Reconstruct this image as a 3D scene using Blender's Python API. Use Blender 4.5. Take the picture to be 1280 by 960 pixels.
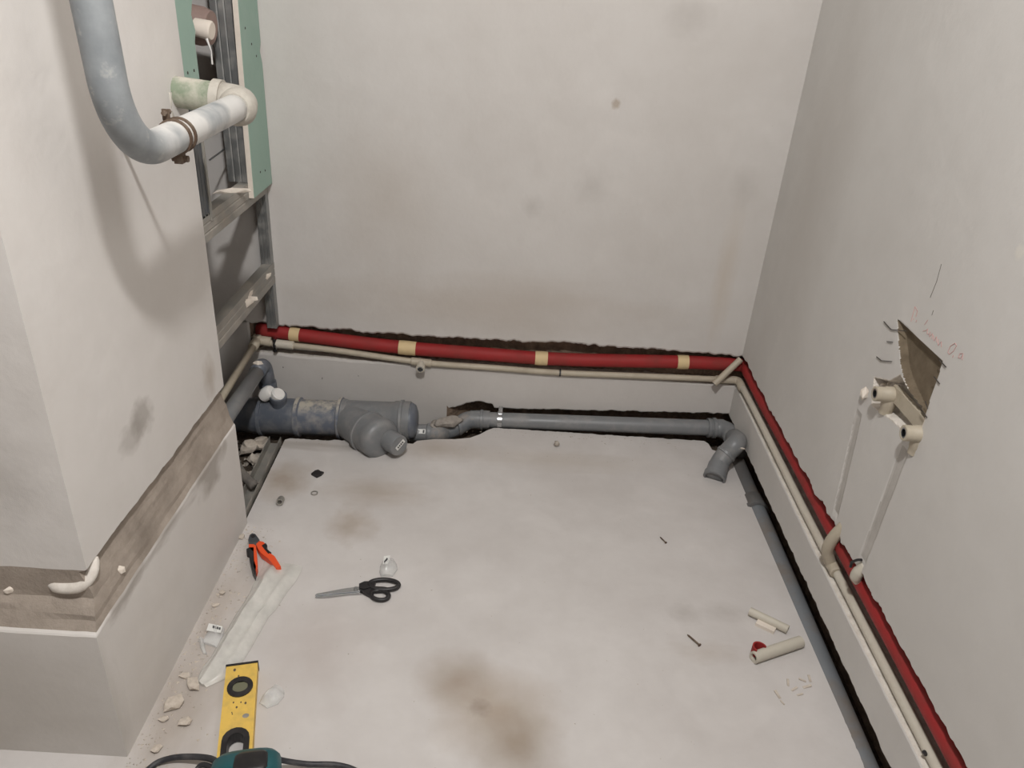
import bpy, bmesh, math, random
import numpy as np
from mathutils import Vector, Matrix, noise as mnoise

for _o in list(bpy.data.objects):
    bpy.data.objects.remove(_o)
scene = bpy.context.scene
C = scene.collection

# ------------------------------------------------------------------ camera
FPX, CX, CY, H = 962.0, 640.0, 480.0, 1.24
def _basis(vz=(510, 2290), vy=(660, -30)):
    d = np.array([vz[0]-CX, vz[1]-CY, FPX]); d /= np.linalg.norm(d)
    y = np.array([vy[0]-CX, vy[1]-CY, FPX]); y -= d*(y @ d); y /= np.linalg.norm(y)
    up = -d
    return np.array([np.cross(y, up), y, up])
RB = _basis()
cam_d = bpy.data.cameras.new('camera')
cam_d.sensor_width = 36.0
cam_d.lens = FPX/1280*36.0
cam_d.clip_start = 0.02
cam = bpy.data.objects.new('camera', cam_d)
C.objects.link(cam)
_m = Matrix.Identity(4)
for r in range(3):
    _m[r][0] = RB[r, 0]; _m[r][1] = -RB[r, 1]; _m[r][2] = -RB[r, 2]
_m[2][3] = H
cam.matrix_world = _m
scene.camera = cam

# ------------------------------------------------------------------ world, lamp, exposure
world = bpy.data.worlds.new('world'); scene.world = world
world.use_nodes = True
world.node_tree.nodes['Background'].inputs[0].default_value = (0.9, 0.92, 1, 1)
world.node_tree.nodes['Background'].inputs[1].default_value = 0.0
ld = bpy.data.lights.new('ceiling_bulb', 'POINT')
ld.energy = 113; ld.shadow_soft_size = 0.055; ld.color = (1.0, 0.99, 0.98)
lamp = bpy.data.objects.new('ceiling_bulb', ld); C.objects.link(lamp)
lamp.location = (0.0, 0.21, 2.28)
vs = scene.view_settings
vs.view_transform = 'Standard'; vs.look = 'None'; vs.gamma = 1.0
vs.use_curve_mapping = False
vs.exposure = 0.0

# ------------------------------------------------------------------ picture-to-place helpers
def ray(u, v): return RB @ np.array([(u-CX)/FPX, (v-CY)/FPX, 1.0])
def F(u, v, z=0.0):
    r = ray(u, v); t = (z-H)/r[2]; return Vector((r[0]*t, r[1]*t, z))
def PX(u, v, x):
    r = ray(u, v); t = x/r[0]; return Vector((x, r[1]*t, H+r[2]*t))
def PY(u, v, y):
    r = ray(u, v); t = y/r[1]; return Vector((r[0]*t, y, H+r[2]*t))
V = Vector

# ------------------------------------------------------------------ object helpers
WL = {}
def link(name, mesh, parent=None, origin=None):
    o = bpy.data.objects.new(name, mesh); C.objects.link(o)
    return o
def tag(o, label=None, cat=None, group=None, kind=None):
    if label: o['label'] = label
    if cat: o['category'] = cat
    if group: o['group'] = group
    if kind: o['kind'] = kind
    return o
def empty(name, loc, label, cat, group=None):
    o = bpy.data.objects.new(name, None); C.objects.link(o)
    o.empty_display_size = 0.03
    o.location = loc; WL[o] = V(loc)
    return tag(o, label, cat, group)
def mk(name, vf, mat, parent=None, smooth=False, keep=False, midx=None, auto=None):
    """one mesh object from (verts, faces) in place coordinates"""
    vs_, fs_ = vf
    vs_ = [V(v) for v in vs_]
    if keep: org = V((0, 0, 0))
    else:
        lo = [min(v[i] for v in vs_) for i in range(3)]; hi = [max(v[i] for v in vs_) for i in range(3)]
        org = V(((lo[0]+hi[0])/2, (lo[1]+hi[1])/2, lo[2]))
    me = bpy.data.meshes.new(name)
    me.from_pydata([v-org for v in vs_], [], fs_)
    mats = mat if isinstance(mat, list) else [mat]
    for m in mats: me.materials.append(m)
    if midx is not None: me.polygons.foreach_set('material_index', midx)
    bm = bmesh.new(); bm.from_mesh(me)
    if not keep: bmesh.ops.recalc_face_normals(bm, faces=bm.faces)
    if auto is not None:
        for f in bm.faces: f.smooth = True
        for e in bm.edges:
            if len(e.link_faces) == 2 and e.calc_face_angle(0) > math.radians(auto): e.smooth = False
    elif smooth:
        for f in bm.faces: f.smooth = True
    bm.to_mesh(me); bm.free()
    o = bpy.data.objects.new(name, me); C.objects.link(o)
    if parent is not None:
        o.parent = parent; o.location = org - WL[parent]
    else: o.location = org
    WL[o] = org
    return o
def join(*parts):
    vs_, fs_ = [], []
    for v, f in parts:
        n = len(vs_); vs_ += list(v); fs_ += [tuple(i+n for i in q) for q in f]
    return vs_, fs_
def frame(d):
    d = V(d).normalized()
    a = V((0, 0, 1)) if abs(d.z) < 0.9 else V((1, 0, 0))
    u = d.cross(a).normalized(); w = d.cross(u).normalized()
    return d, u, w
def lathe(p0, d, prof, seg=28, closed=False):
    d, u, w = frame(d); p0 = V(p0); vs_, fs_ = [], []
    rows = []
    for t, r in prof:
        if r <= 1e-6:
            rows.append([len(vs_)]); vs_.append(p0+d*t)
        else:
            row = []
            for k in range(seg):
                a = 2*math.pi*k/seg
                row.append(len(vs_)); vs_.append(p0+d*t+(u*math.cos(a)+w*math.sin(a))*r)
            rows.append(row)
    pairs = list(zip(rows[:-1], rows[1:]))
    if closed: pairs.append((rows[-1], rows[0]))
    for A, B in pairs:
        for k in range(seg):
            k2 = (k+1) % seg
            if len(A) == 1 and len(B) == 1: continue
            if len(A) == 1: fs_.append((A[0], B[k], B[k2]))
            elif len(B) == 1: fs_.append((A[k], B[0], A[k2]))
            else: fs_.append((A[k], B[k], B[k2], A[k2]))
    return vs_, fs_
def cyl(p0, p1, r, seg=24, bev=0.0):
    p0, p1 = V(p0), V(p1); L = (p1-p0).length
    if bev: prof = [(0, 0), (0, r-bev), (bev, r), (L-bev, r), (L, r-bev), (L, 0)]
    else: prof = [(0, 0), (0, r), (L, r), (L, 0)]
    return lathe(p0, p1-p0, prof, seg)
def hollow(p0, p1, r, ri, seg=24):
    p0, p1 = V(p0), V(p1); L = (p1-p0).length
    return lathe(p0, p1-p0, [(0, ri), (0, r), (L, r), (L, ri)], seg, closed=True)
def ring(p0, p1, r, ri, seg=24): return hollow(p0, p1, r, ri, seg)
def catmull(pts, n=8):
    pts = [V(p) for p in pts]
    P = [pts[0]*2-pts[1]]+pts+[pts[-1]*2-pts[-2]]
    out = []
    for i in range(1, len(P)-2):
        a, b, c, d = P[i-1], P[i], P[i+1], P[i+2]
        for k in range(n):
            t = k/n
            out.append(0.5*((2*b)+(c-a)*t+(2*a-5*b+4*c-d)*t*t+(3*b-a-3*c+d)*t**3))
    out.append(pts[-1])
    return out
def bend(p0, pc, p1, rad, n=8):
    """polyline p0 -> pc -> p1 with the corner rounded to radius rad"""
    p0, pc, p1 = V(p0), V(pc), V(p1)
    a = (p0-pc).normalized(); b = (p1-pc).normalized()
    ang = a.angle(b); L = rad/math.tan(ang/2)
    s, e = pc+a*L, pc+b*L
    cen = pc+(a+b).normalized()*(rad/math.sin(ang/2))
    pts = [p0]
    v0, v1 = s-cen, e-cen; th = v0.angle(v1)
    for k in range(n+1):
        t = k/n
        pts.append(cen+(v0*math.sin((1-t)*th)+v1*math.sin(t*th))/math.sin(th))
    pts.append(p1)
    return pts
def tube(pts, r, seg=16, cap=True):
    pts = [V(p) for p in pts]; n = len(pts)
    rr = r if isinstance(r, (list, tuple)) else [r]*n
    vs_, fs_ = [], []
    T = []
    for i in range(n):
        a = pts[max(i-1, 0)]; b = pts[min(i+1, n-1)]; T.append((b-a).normalized())
    _, u, w = frame(T[0])
    for i in range(n):
        if i:
            q = T[i-1].rotation_difference(T[i]); u = q @ u; w = q @ w
        for k in range(seg):
            a = 2*math.pi*k/seg
            vs_.append(pts[i]+(u*math.cos(a)+w*math.sin(a))*rr[i])
    for i in range(n-1):
        for k in range(seg):
            k2 = (k+1) % seg
            fs_.append((i*seg+k, (i+1)*seg+k, (i+1)*seg+k2, i*seg+k2))
    if cap:
        fs_.append(tuple(range(seg))); fs_.append(tuple((n-1)*seg+k for k in range(seg))[::-1])
    return vs_, fs_
def box(lo, hi):
    x0, y0, z0 = lo; x1, y1, z1 = hi
    v = [(x0,y0,z0),(x1,y0,z0),(x1,y1,z0),(x0,y1,z0),(x0,y0,z1),(x1,y0,z1),(x1,y1,z1),(x0,y1,z1)]
    f = [(3,2,1,0),(4,5,6,7),(0,1,5,4),(1,2,6,5),(2,3,7,6),(3,0,4,7)]
    return [V(p) for p in v], f
def obox(c, ax, ay, az, sx, sy, sz):
    """box centred at c along unit axes"""
    c = V(c); v = []
    for k in (-1, 1):
        for j in (-1, 1):
            for i in (-1, 1): v.append(c+V(ax)*i*sx/2+V(ay)*j*sy/2+V(az)*k*sz/2)
    f = [(0,2,3,1),(4,5,7,6),(0,1,5,4),(1,3,7,5),(3,2,6,7),(2,0,4,6)]
    return v, f
def prism(outer, t, mapf, holes=()):
    """flat outline (2D lists) with holes, extruded by t; mapf(x, y, h) gives the place"""
    bm = bmesh.new(); E_ = []
    loops = [outer]+list(holes)
    for lp in loops:
        vv = [bm.verts.new((p[0], p[1], 0)) for p in lp]
        for i in range(len(vv)): E_.append(bm.edges.new((vv[i], vv[(i+1) % len(vv)])))
    bmesh.ops.triangle_fill(bm, use_beauty=True, use_dissolve=False, edges=E_)
    bm.verts.ensure_lookup_table(); bm.verts.index_update()
    base = [(v.co.x, v.co.y) for v in bm.verts]
    tris = [[v.index for v in f.verts] for f in bm.faces]
    n = len(base)
    vs_ = [mapf(x, y, 0) for x, y in base]+[mapf(x, y, t) for x, y in base]
    fs_ = [tuple(q) for q in tris]+[tuple(i+n for i in q[::-1]) for q in tris]
    k = 0
    for lp in loops:
        m = len(lp)
        for i in range(m):
            a, b = k+i, k+(i+1) % m; fs_.append((a, b, b+n, a+n))
        k += m
    bm.free()
    return vs_, fs_
def jag(t, seed, amp, f=30.0):
    p = V((t*f, seed*7.31, seed*1.7))
    return amp*(0.65*mnoise.noise(p)+0.45*mnoise.noise(p*2.7)+0.25*mnoise.noise(p*6.1))
def stone(c, s, seed, flat=0.7, sub=1):
    bm = bmesh.new(); bmesh.ops.create_icosphere(bm, subdivisions=sub, radius=1.0)
    rnd = random.Random(seed); a = rnd.random()*6.28
    v = []
    for q in bm.verts:
        p = q.co.copy(); p *= 1+0.55*mnoise.noise(p*1.3+V((seed*3.1, 0, 0)))+rnd.uniform(-.12, .12)
        v.append(p)
    bm.verts.index_update()
    fs_ = [tuple(x.index for x in f.verts) for f in bm.faces]; bm.free()
    sx, sy, sz = s if isinstance(s, (tuple, list)) else (s, s*rnd.uniform(.6, .9), s*flat)
    v = [V((p.x*sx, p.y*sy, p.z*sz)) for p in v]
    v = [V((p.x*math.cos(a)-p.y*math.sin(a), p.x*math.sin(a)+p.y*math.cos(a), p.z)) for p in v]
    lo = min(p.z for p in v)
    return [p+V(c)-V((0, 0, lo)) for p in v], fs_

# ------------------------------------------------------------------ materials
def s2l(c):
    c = c/255.0
    return c/12.92 if c <= 0.04045 else ((c+0.055)/1.055)**2.4
def rgb(r, g, b): return (s2l(r), s2l(g), s2l(b), 1)
class NT:
    def __init__(s, name):
        s.m = bpy.data.materials.new(name); s.m.use_nodes = True
        s.t = s.m.node_tree; s.b = s.t.nodes['Principled BSDF']; s.out = s.t.nodes['Material Output']
    def n(s, k, **kw):
        q = s.t.nodes.new(k)
        for a, v in kw.items(): setattr(q, a, v)
        return q
    def l(s, a, b): s.t.links.new(a, b)
    def coord(s):
        if not hasattr(s, '_c'): s._c = s.n('ShaderNodeTexCoord').outputs['Object']
        return s._c
    def noise(s, scale, detail=4, rough=.55, dist=0.0):
        q = s.n('ShaderNodeTexNoise'); q.inputs['Scale'].default_value = scale
        q.inputs['Detail'].default_value = detail; q.inputs['Roughness'].default_value = rough
        q.inputs['Distortion'].default_value = dist
        s.l(s.coord(), q.inputs['Vector']); return q.outputs['Fac']
    def ramp(s, fac, a, b):
        q = s.n('ShaderNodeMapRange'); q.clamp = True
        q.inputs[1].default_value = a; q.inputs[2].default_value = b
        s.l(fac, q.inputs[0]); return q.outputs[0]
    def math(s, op, a, b=None):
        q = s.n('ShaderNodeMath', operation=op)
        for i, x in enumerate((a, b)):
            if x is None: continue
            if isinstance(x, (int, float)): q.inputs[i].default_value = x
            else: s.l(x, q.inputs[i])
        return q.outputs[0]
    def mix(s, fac, a, b):
        q = s.n('ShaderNodeMix', data_type='RGBA')
        for i, x in ((0, fac), (6, a), (7, b)):
            if isinstance(x, (int, float)): q.inputs[i].default_value = x
            elif isinstance(x, tuple): q.inputs[i].default_value = x
            else: s.l(x, q.inputs[i])
        return q.outputs[2]
    def bump(s, h, strength, dist):
        q = s.n('ShaderNodeBump'); q.inputs['Strength'].default_value = strength
        q.inputs['Distance'].default_value = dist; s.l(h, q.inputs['Height'])
        s.l(q.outputs[0], s.b.inputs['Normal'])
    def blob(s, c, r, seed=0.0, edge=.35, wob=.5):
        """1 inside an irregular patch around c with radii r"""
        a = s.n('ShaderNodeVectorMath', operation='SUBTRACT'); s.l(s.coord(), a.inputs[0]); a.inputs[1].default_value = c
        b = s.n('ShaderNodeVectorMath', operation='DIVIDE'); s.l(a.outputs[0], b.inputs[0]); b.inputs[1].default_value = r
        d = s.n('ShaderNodeVectorMath', operation='LENGTH'); s.l(b.outputs[0], d.inputs[0])
        nn = s.n('ShaderNodeTexNoise'); nn.inputs['Scale'].default_value = 1.6; nn.inputs['Detail'].default_value = 5
        e = s.n('ShaderNodeVectorMath', operation='ADD'); s.l(b.outputs[0], e.inputs[0]); e.inputs[1].default_value = (seed, seed*1.3, 0)
        s.l(e.outputs[0], nn.inputs['Vector'])
        w = s.math('MULTIPLY', s.math('SUBTRACT', nn.outputs['Fac'], .5), wob*2)
        v = s.math('ADD', d.outputs['Value'], w)
        return s.ramp(v, 1.0+edge*.3, 1.0-edge)
def plaster(name, col, dark, patches=(), rough=.92, mott=1.0, bump=.25, fine=420):
    t = NT(name)
    n1 = t.ramp(t.noise(3.2, 6, .6), .35, .72)
    n2 = t.ramp(t.noise(14, 5, .6), .4, .75)
    c = t.mix(t.math('MULTIPLY', n1, .45*mott), col, dark)
    c = t.mix(t.math('MULTIPLY', n2, .22*mott), c, dark)
    n3 = t.ramp(t.noise(7.3, 3, .5, .6), .55, .75)
    c = t.mix(t.math('MULTIPLY', n3, .3*mott), c, tuple(min(1, x*1.12) for x in col[:3])+(1,))
    sp = t.ramp(t.noise(160, 2, .5), .72, .78)
    c = t.mix(t.math('MULTIPLY', sp, .25), c, dark)
    for i, (cen, rad, pc, st, edge, wob) in enumerate(patches):
        c = t.mix(t.math('MULTIPLY', t.blob(cen, rad, i*2.7+1, edge, wob), st), c, pc)
    t.l(c, t.b.inputs['Base Color']); t.b.inputs['Roughness'].default_value = rough
    t.b.inputs['Specular IOR Level'].default_value = .25
    h = t.math('ADD', t.math('MULTIPLY', t.noise(9, 4, .6), 1.0), t.math('MULTIPLY', t.noise(fine, 3, .6), .06))
    t.bump(h, bump, .01)
    return t.m
def rough_mat(name, c1, c2, scale=30, bump=.8, dist=.012, rough=.95, spec=.1):
    t = NT(name)
    c = t.mix(t.ramp(t.noise(scale, 6, .65), .32, .7), c1, c2)
    t.l(c, t.b.inputs['Base Color']); t.b.inputs['Roughness'].default_value = rough
    t.b.inputs['Specular IOR Level'].default_value = spec
    t.bump(t.noise(scale*2.2, 6, .7), bump, dist); return t.m
def plain(name, col, rough=.5, metal=0.0, dust=0.0, dustcol=None, scale=25, spec=.5, bump=.0, top=0.0):
    """solid stuff with a patchy coat of building dust (top: more dust on faces that look up)"""
    t = NT(name)
    c = t.mix(t.math('MULTIPLY', t.noise(scale*.6, 4), .35), col, tuple(x*.72 for x in col[:3])+(1,))
    if dust > 0:
        dc = dustcol or rgb(190, 182, 172)
        f = t.math('MULTIPLY', t.ramp(t.noise(scale, 5, .65), .45, .72), dust)
        if top > 0:
            g = t.n('ShaderNodeNewGeometry'); sx = t.n('ShaderNodeSeparateXYZ'); t.l(g.outputs['Normal'], sx.inputs[0])
            up = t.ramp(sx.outputs[2], .55, .95)
            f2 = t.math('MULTIPLY', up, t.math('MULTIPLY', t.ramp(t.noise(scale*1.1, 5, .7), .38, .56), top))
            f = t.math('MAXIMUM', f, f2)
        c = t.mix(f, c, dc)
        t.l(t.math('ADD', t.math('MULTIPLY', f, .45), rough), t.b.inputs['Roughness'])
        if metal: t.l(t.math('MULTIPLY', t.math('SUBTRACT', 1.0, f), metal), t.b.inputs['Metallic'])
    else:
        t.b.inputs['Roughness'].default_value = rough; t.b.inputs['Metallic'].default_value = metal
    t.b.inputs['Specular IOR Level'].default_value = spec
    t.l(c, t.b.inputs['Base Color'])
    if bump: t.bump(t.noise(scale*4, 4), bump, .002)
    return t.m

YB, XR, XL, XLo, YF, YE = 2.11, .721, -.622, -.607, .905, 1.512
P_FL, P_FLd = rgb(203, 199, 196), rgb(178, 172, 168)
P_W, P_Wd = rgb(201, 192, 182), rgb(176, 165, 153)
BR = rgb(140, 118, 92); GR = rgb(140, 133, 126)
M = {}
def fl(u, v): p = F(u, v); return (p.x, p.y, 0)
M['floor'] = plaster('floor_screed', P_FL, P_FLd, [
    (fl(572, 850), (.075, .07, .2), rgb(140, 122, 102), .62, .95, .3), (fl(622, 890), (.11, .10, .2), rgb(150, 130, 106), .6, .95, .35),
    (fl(648, 935), (.075, .08, .2), rgb(134, 118, 98), .6, .95, .4), (fl(600, 884), (.02, .02, .1), rgb(110, 95, 80), .4, .9, .6),
    (fl(440, 655), (.06, .07, .2), BR, .45, .8, .6), (fl(355, 600), (.07, .09, .2), BR, .55, .8, .5),
    (fl(470, 615), (.13, .06, .2), BR, .4, .9, .5), (fl(545, 560), (.12, .06, .2), BR, .35, .9, .5),
    (fl(855, 768), (.035, .03, .1), GR, .3, .9, .6), (fl(905, 765), (.05, .03, .1), GR, .25, .9, .6),
    (fl(885, 815), (.08, .03, .1), BR, .2, .9, .6), (fl(270, 760), (.07, .22, .2), rgb(160, 146, 132), .5, .8, .7),
    (fl(220, 890), (.08, .18, .2), rgb(158, 146, 134), .65, .8, .7), (fl(400, 810), (.1, .14, .2), rgb(170, 158, 152), .35, .9, .7),
    (fl(380, 555), (.2, .03, .2), rgb(140, 130, 120), .5, .8, .7), (fl(690, 575), (.3, .05, .2), rgb(180, 170, 158), .4, .9, .6)],
    mott=1.1, bump=.22)
M['wall_b'] = plaster('back_wall_plaster', rgb(200, 196, 192), rgb(180, 174, 168), [
    (PY(770, 130, YB), (.012, .3, .014), BR, .5, .5, .4), (PY(665, 258, YB), (.03, .3, .03), GR, .25, .9, .5),
    (PY(740, 230, YB), (.05, .3, .05), GR, .22, .9, .5), (PY(860, 20, YB), (.06, .3, .05), GR, .25, .9, .5),
    (PY(930, 235, YB), (.035, .3, .06), GR, .2, .9, .5), (PY(620, 385, YB), (.5, .3, .1), rgb(165, 150, 135), .35, .9, .6),
    (PY(480, 250, YB), (.15, .3, .2), rgb(165, 153, 140), .3, .95, .5), (PY(905, 350, YB), (.03, .3, .2), rgb(186, 174, 160), .5, .9, .5)], mott=.8)
M['wall_r'] = plaster('right_wall_plaster', rgb(203, 200, 196), rgb(184, 180, 175), [
    (PX(1010, 250, XR), (.3, .2, .35), rgb(166, 158, 150), .35, .95, .5),
    (PX(1275, 315, XR), (.3, .012, .012), rgb(215, 210, 200), .6, .5, .5)], mott=.7)
M['wall_l'] = plaster('box_plaster', rgb(212, 208, 204), rgb(195, 189, 183), [
    (PX(178, 522, XL), (.1, .045, .035), GR, .55, .5, .6), (PX(165, 545, XL), (.1, .05, .03), GR, .35, .5, .6),
    (PX(262, 470, XL), (.1, .03, .05), BR, .4, .8, .5), (PX(215, 630, XLo), (.12, .20, .050), rgb(150, 143, 136), .75, .4, .7),
    (PX(262, 575, XLo), (.12, .09, .075), rgb(152, 144, 136), .7, .4, .7), (PX(158, 728, XLo), (.12, .08, .035), rgb(152, 145, 138), .7, .4, .7),
    (V((-.78, .9, .56)), (.12, .2, .1), GR, .35, .7, .6), (V((-.85, .86, .12)), (.3, .05, .2), rgb(172, 166, 158), .6, .6, .4)], mott=.7)
M['lip'] = rough_mat('white_plaster_and_lit_ledge', rgb(222, 216, 208), rgb(196, 188, 178), 40, .3, .004)  # white plaster, also the chase ledges with their lit brightness in the colour
M['chase'] = rough_mat('chased_masonry', rgb(158, 138, 120), rgb(112, 96, 84), 30, .9, .010)
M['cement'] = rough_mat('cement_patch', rgb(122, 110, 93), rgb(98, 87, 73), 22, .4, .006)
M['cement_pale'] = rough_mat('pale_grey_plaster', rgb(168, 161, 153), rgb(136, 130, 124), 40, .6, .006)
M['mortar'] = rough_mat('grey_mortar', rgb(168, 157, 146), rgb(138, 128, 118), 11, .5, .008)
M['dirt'] = rough_mat('trench_dirt', rgb(112, 100, 88), rgb(66, 58, 52), 28, 1.0, .015)
M['rubble'] = rough_mat('white_rubble', rgb(208, 198, 186), rgb(176, 165, 152), 60, .5, .004)
M['rubble_g'] = rough_mat('grey_rubble', rgb(188, 180, 170), rgb(150, 141, 131), 60, .5, .004)
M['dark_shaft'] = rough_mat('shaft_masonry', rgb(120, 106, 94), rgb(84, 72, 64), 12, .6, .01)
M['pvc'] = plain('grey_drain_plastic', rgb(122, 124, 126), .4, 0, .5, rgb(156, 152, 148), 22)
M['pvc_dark'] = plain('dark_grey_drain_plastic', rgb(92, 98, 108), .38, 0, .45, rgb(150, 148, 145), 20)
M['pvc_dusty'] = plain('dusty_grey_drain_plastic', rgb(98, 104, 116), .4, 0, .5, rgb(176, 170, 158), 26, top=1.0)
M['pvc_dirty'] = plain('plaster_smeared_drain_plastic', rgb(112, 116, 120), .5, 0, .95, rgb(150, 143, 136), 34, top=.9)
M['pvc_brown'] = plain('muddy_drain_plastic', rgb(100, 100, 100), .5, 0, .8, rgb(108, 98, 88), 16)
M['red'] = plain('red_foam_sleeve', rgb(152, 44, 44), .6, 0, .6, rgb(118, 62, 56), 18, spec=.3)
M['tape'] = plain('masking_tape', rgb(214, 190, 146), .7, 0, .3, rgb(190, 165, 125), 40)
M['tan'] = plain('beige_water_pipe_plastic', rgb(182, 172, 154), .5, 0, .6, rgb(156, 144, 126), 20)
M['tan_pale'] = plain('pale_grey_beige_plastic', rgb(198, 192, 178), .5, 0, .4, rgb(180, 170, 156), 20)
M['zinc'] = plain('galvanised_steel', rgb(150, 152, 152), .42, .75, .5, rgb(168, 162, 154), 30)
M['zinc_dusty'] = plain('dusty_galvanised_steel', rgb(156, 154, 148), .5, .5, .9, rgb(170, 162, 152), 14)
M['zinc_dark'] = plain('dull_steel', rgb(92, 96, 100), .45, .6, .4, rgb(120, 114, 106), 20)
M['chrome'] = plain('bright_steel', rgb(200, 202, 204), .22, 1.0)
M['steelpaint'] = plain('grey_painted_steel', rgb(146, 154, 160), .45, 0, .75, rgb(188, 184, 178), 12, top=.75)
M['whitepaint'] = plain('old_white_paint', rgb(186, 181, 171), .6, 0, .8, rgb(158, 150, 139), 30, bump=.5)
M['greenpaint'] = plain('flaking_green_paint', rgb(126, 138, 116), .6, 0, .9, rgb(196, 190, 178), 18, top=.95)
M['rust'] = plain('rusty_steel', rgb(92, 74, 60), .7, .2, .5, rgb(150, 138, 124), 60)
M['green'] = plain('green_plasterboard_paper', rgb(152, 176, 164), .85, 0, .5, rgb(164, 182, 172), 14, spec=.2)
M['gyps'] = plain('gypsum_core', rgb(226, 216, 204), .9, 0, .3, rgb(196, 186, 172), 40, spec=.1)
M['white'] = plain('white_plastic', rgb(232, 230, 226), .4)
M['pinkpipe'] = plain('dull_pinkish_pipe', rgb(150, 128, 120), .6, 0, .4, rgb(110, 92, 84), 14)
M['black'] = plain('black_plastic', rgb(30, 28, 30), .42, 0, .2, rgb(90, 86, 84), 40)
M['rubber'] = plain('black_cable_rubber', rgb(46, 46, 50), .5, 0, .4, rgb(110, 106, 104), 50)
M['orange'] = plain('orange_grip', rgb(232, 84, 40), .45)
M['yellow'] = plain('worn_yellow_paint', rgb(228, 190, 92), .5, 0, .55, rgb(176, 150, 90), 38)
M['yellow_side'] = M['yellow']
M['vial'] = plain('vial_liquid', rgb(112, 112, 92), .15)
M['teal'] = plain('teal_tool_housing', rgb(18, 82, 88), .42, 0, .3, rgb(70, 100, 104), 40)
M['label'] = plain('paper_label', rgb(226, 226, 222), .6)
M['ink'] = plain('dark_print', rgb(70, 70, 72), .6)
M['pencil'] = plain('faded_red_pencil', rgb(196, 156, 152), .9, spec=.1)
M['graphite'] = plain('grey_pencil', rgb(120, 114, 108), .9, spec=.1)
M['whitewash'] = plain('whitewashed_steel', rgb(206, 203, 198), .6, 0, .75, rgb(158, 162, 166), 9, bump=.2)
M['wire'] = plain('dark_wire', rgb(58, 52, 48), .6)
M['hose'] = plain('dusty_grey_hose', rgb(104, 100, 96), .7, 0, .7, rgb(134, 126, 116), 30)
def film(name, alpha, col):
    t = NT(name); t.b.inputs['Base Color'].default_value = col; t.b.inputs['Roughness'].default_value = .22
    t.b.inputs['Specular IOR Level'].default_value = .6
    f = t.math('ADD', t.math('MULTIPLY', t.ramp(t.noise(20, 4), .3, .7), .25), alpha)
    tr = t.n('ShaderNodeBsdfTransparent'); mx = t.n('ShaderNodeMixShader')
    t.l(f, mx.inputs[0]); t.l(tr.outputs[0], mx.inputs[1]); t.l(t.b.outputs[0], mx.inputs[2]); t.l(mx.outputs[0], t.out.inputs[0])
    t.bump(t.noise(45, 3, .5, 1.0), .35, .004)
    return t.m
M['film'] = film('milky_plastic_film', .46, rgb(230, 228, 222))
M['clear'] = film('clear_plastic_film', .30, rgb(232, 232, 230))

# ================================================================== SETTING
def struct(o): o['kind'] = 'structure'; return o
ZC = 2.62
M['low_bounce'] = rough_mat('low_bounce_grey', rgb(132, 128, 124), rgb(108, 104, 100), 6, .4, .01)  # dark grey chosen to weaken bounce light from unseen walls and ceiling
def sheet(cols, mats, segm):
    """columns of points -> quads, material per profile segment"""
    n = len(cols[0]); vs_, fs_, mi = [], [], []
    for c in cols: vs_ += c
    for i in range(len(cols)-1):
        for k in range(n-1):
            fs_.append((i*n+k, i*n+k+1, (i+1)*n+k+1, (i+1)*n+k)); mi.append(segm(k, i))
    return vs_, fs_, mi

# ---- back wall: pipe chase at knee height, drain chase along the floor
def gt_b(x): return .267+jag(x, 1, .010)+.004*math.sin(x*5)
def gb_b(x): return .166+jag(x, 2, .0035)+max(0, -x-.5)*.03
def ct_b(x):
    b = .03+(x+.0)*.047+jag(x, 3, .007)
    if x < -.02: b += .024*math.exp(-((x+.07)/.055)**2)
    return b
xs = list(np.arange(-1.02, XR+.075, .006))
cols = []
for x in xs:
    inside = max(0.0, min(1.0, (x+.77)/.03))
    d = .048*inside+jag(x, 4, .004)*inside
    e = .06*max(0.0, min(1.0, (x+.165)/.07))
    gt, gb, ct = gt_b(x), gb_b(x), ct_b(x)
    ct = ct if e > .001 else .03
    zz = [ZC, 1.4, .8, .5, .36, .31]
    c = [V((x, YB, z)) for z in zz]
    c += [V((x, YB, gt+.006)), V((x, YB+.004*inside, gt)), V((x, YB+d, gt+.004)), V((x, YB+d+.004*inside, (gt+gb)/2)), V((x, YB+d, gb+.004)),
          V((x, YB+.003*inside, gb+.001)), V((x, YB, gb-.006)), V((x, YB, (gb+ct)/2)), V((x, YB, ct+.004)), V((x, YB+.05*e, ct)), V((x, YB+e, ct)), V((x, YB+e, -.07))]
    cols.append(c)
def seg_b(k, i):
    x = xs[i]
    if x < -.77: return 0
    if k in (7, 8, 9): return 1
    if k == 10: return 2  # ledge painted whiter than the wall, as lit from above
    if k in (15, 16) and x > -.17: return 1
    return 0
v, f, mi = sheet(cols, None, seg_b)
wall_back = struct(mk('wall_back', (v, f), [M['wall_b'], M['chase'], M['lip']], keep=True, midx=mi))

# ---- right wall: the same chases, two plastered riser chases and a broken-out recess
def gt_r(y): return .254+jag(y, 11, .012)+.012*max(0, min(1, (y-1.6)/.5))
def gb_r(y): return .148+jag(y, 12, .002)+.010*max(0, min(1, (y-1.4)/.7))*1.8
def ct_r(y): return .060+jag(y, 13, .008)
def poly_sd(p, poly):
    """signed distance, negative inside"""
    x, y = p; best = 1e9; ins = False
    n = len(poly)
    for i in range(n):
        x0, y0 = poly[i]; x1, y1 = poly[(i+1) % n]
        dx, dy = x1-x0, y1-y0
        t = max(0, min(1, ((x-x0)*dx+(y-y0)*dy)/(dx*dx+dy*dy)))
        best = min(best, math.hypot(x-x0-t*dx, y-y0-t*dy))
        if (y0 > y) != (y1 > y) and x < (x1-x0)*(y-y0)/(y1-y0)+x0: ins = not ins
    return -best if ins else best
def rw(u, v_): p = PX(u, v_, XR); return (p.y, p.z)
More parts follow.
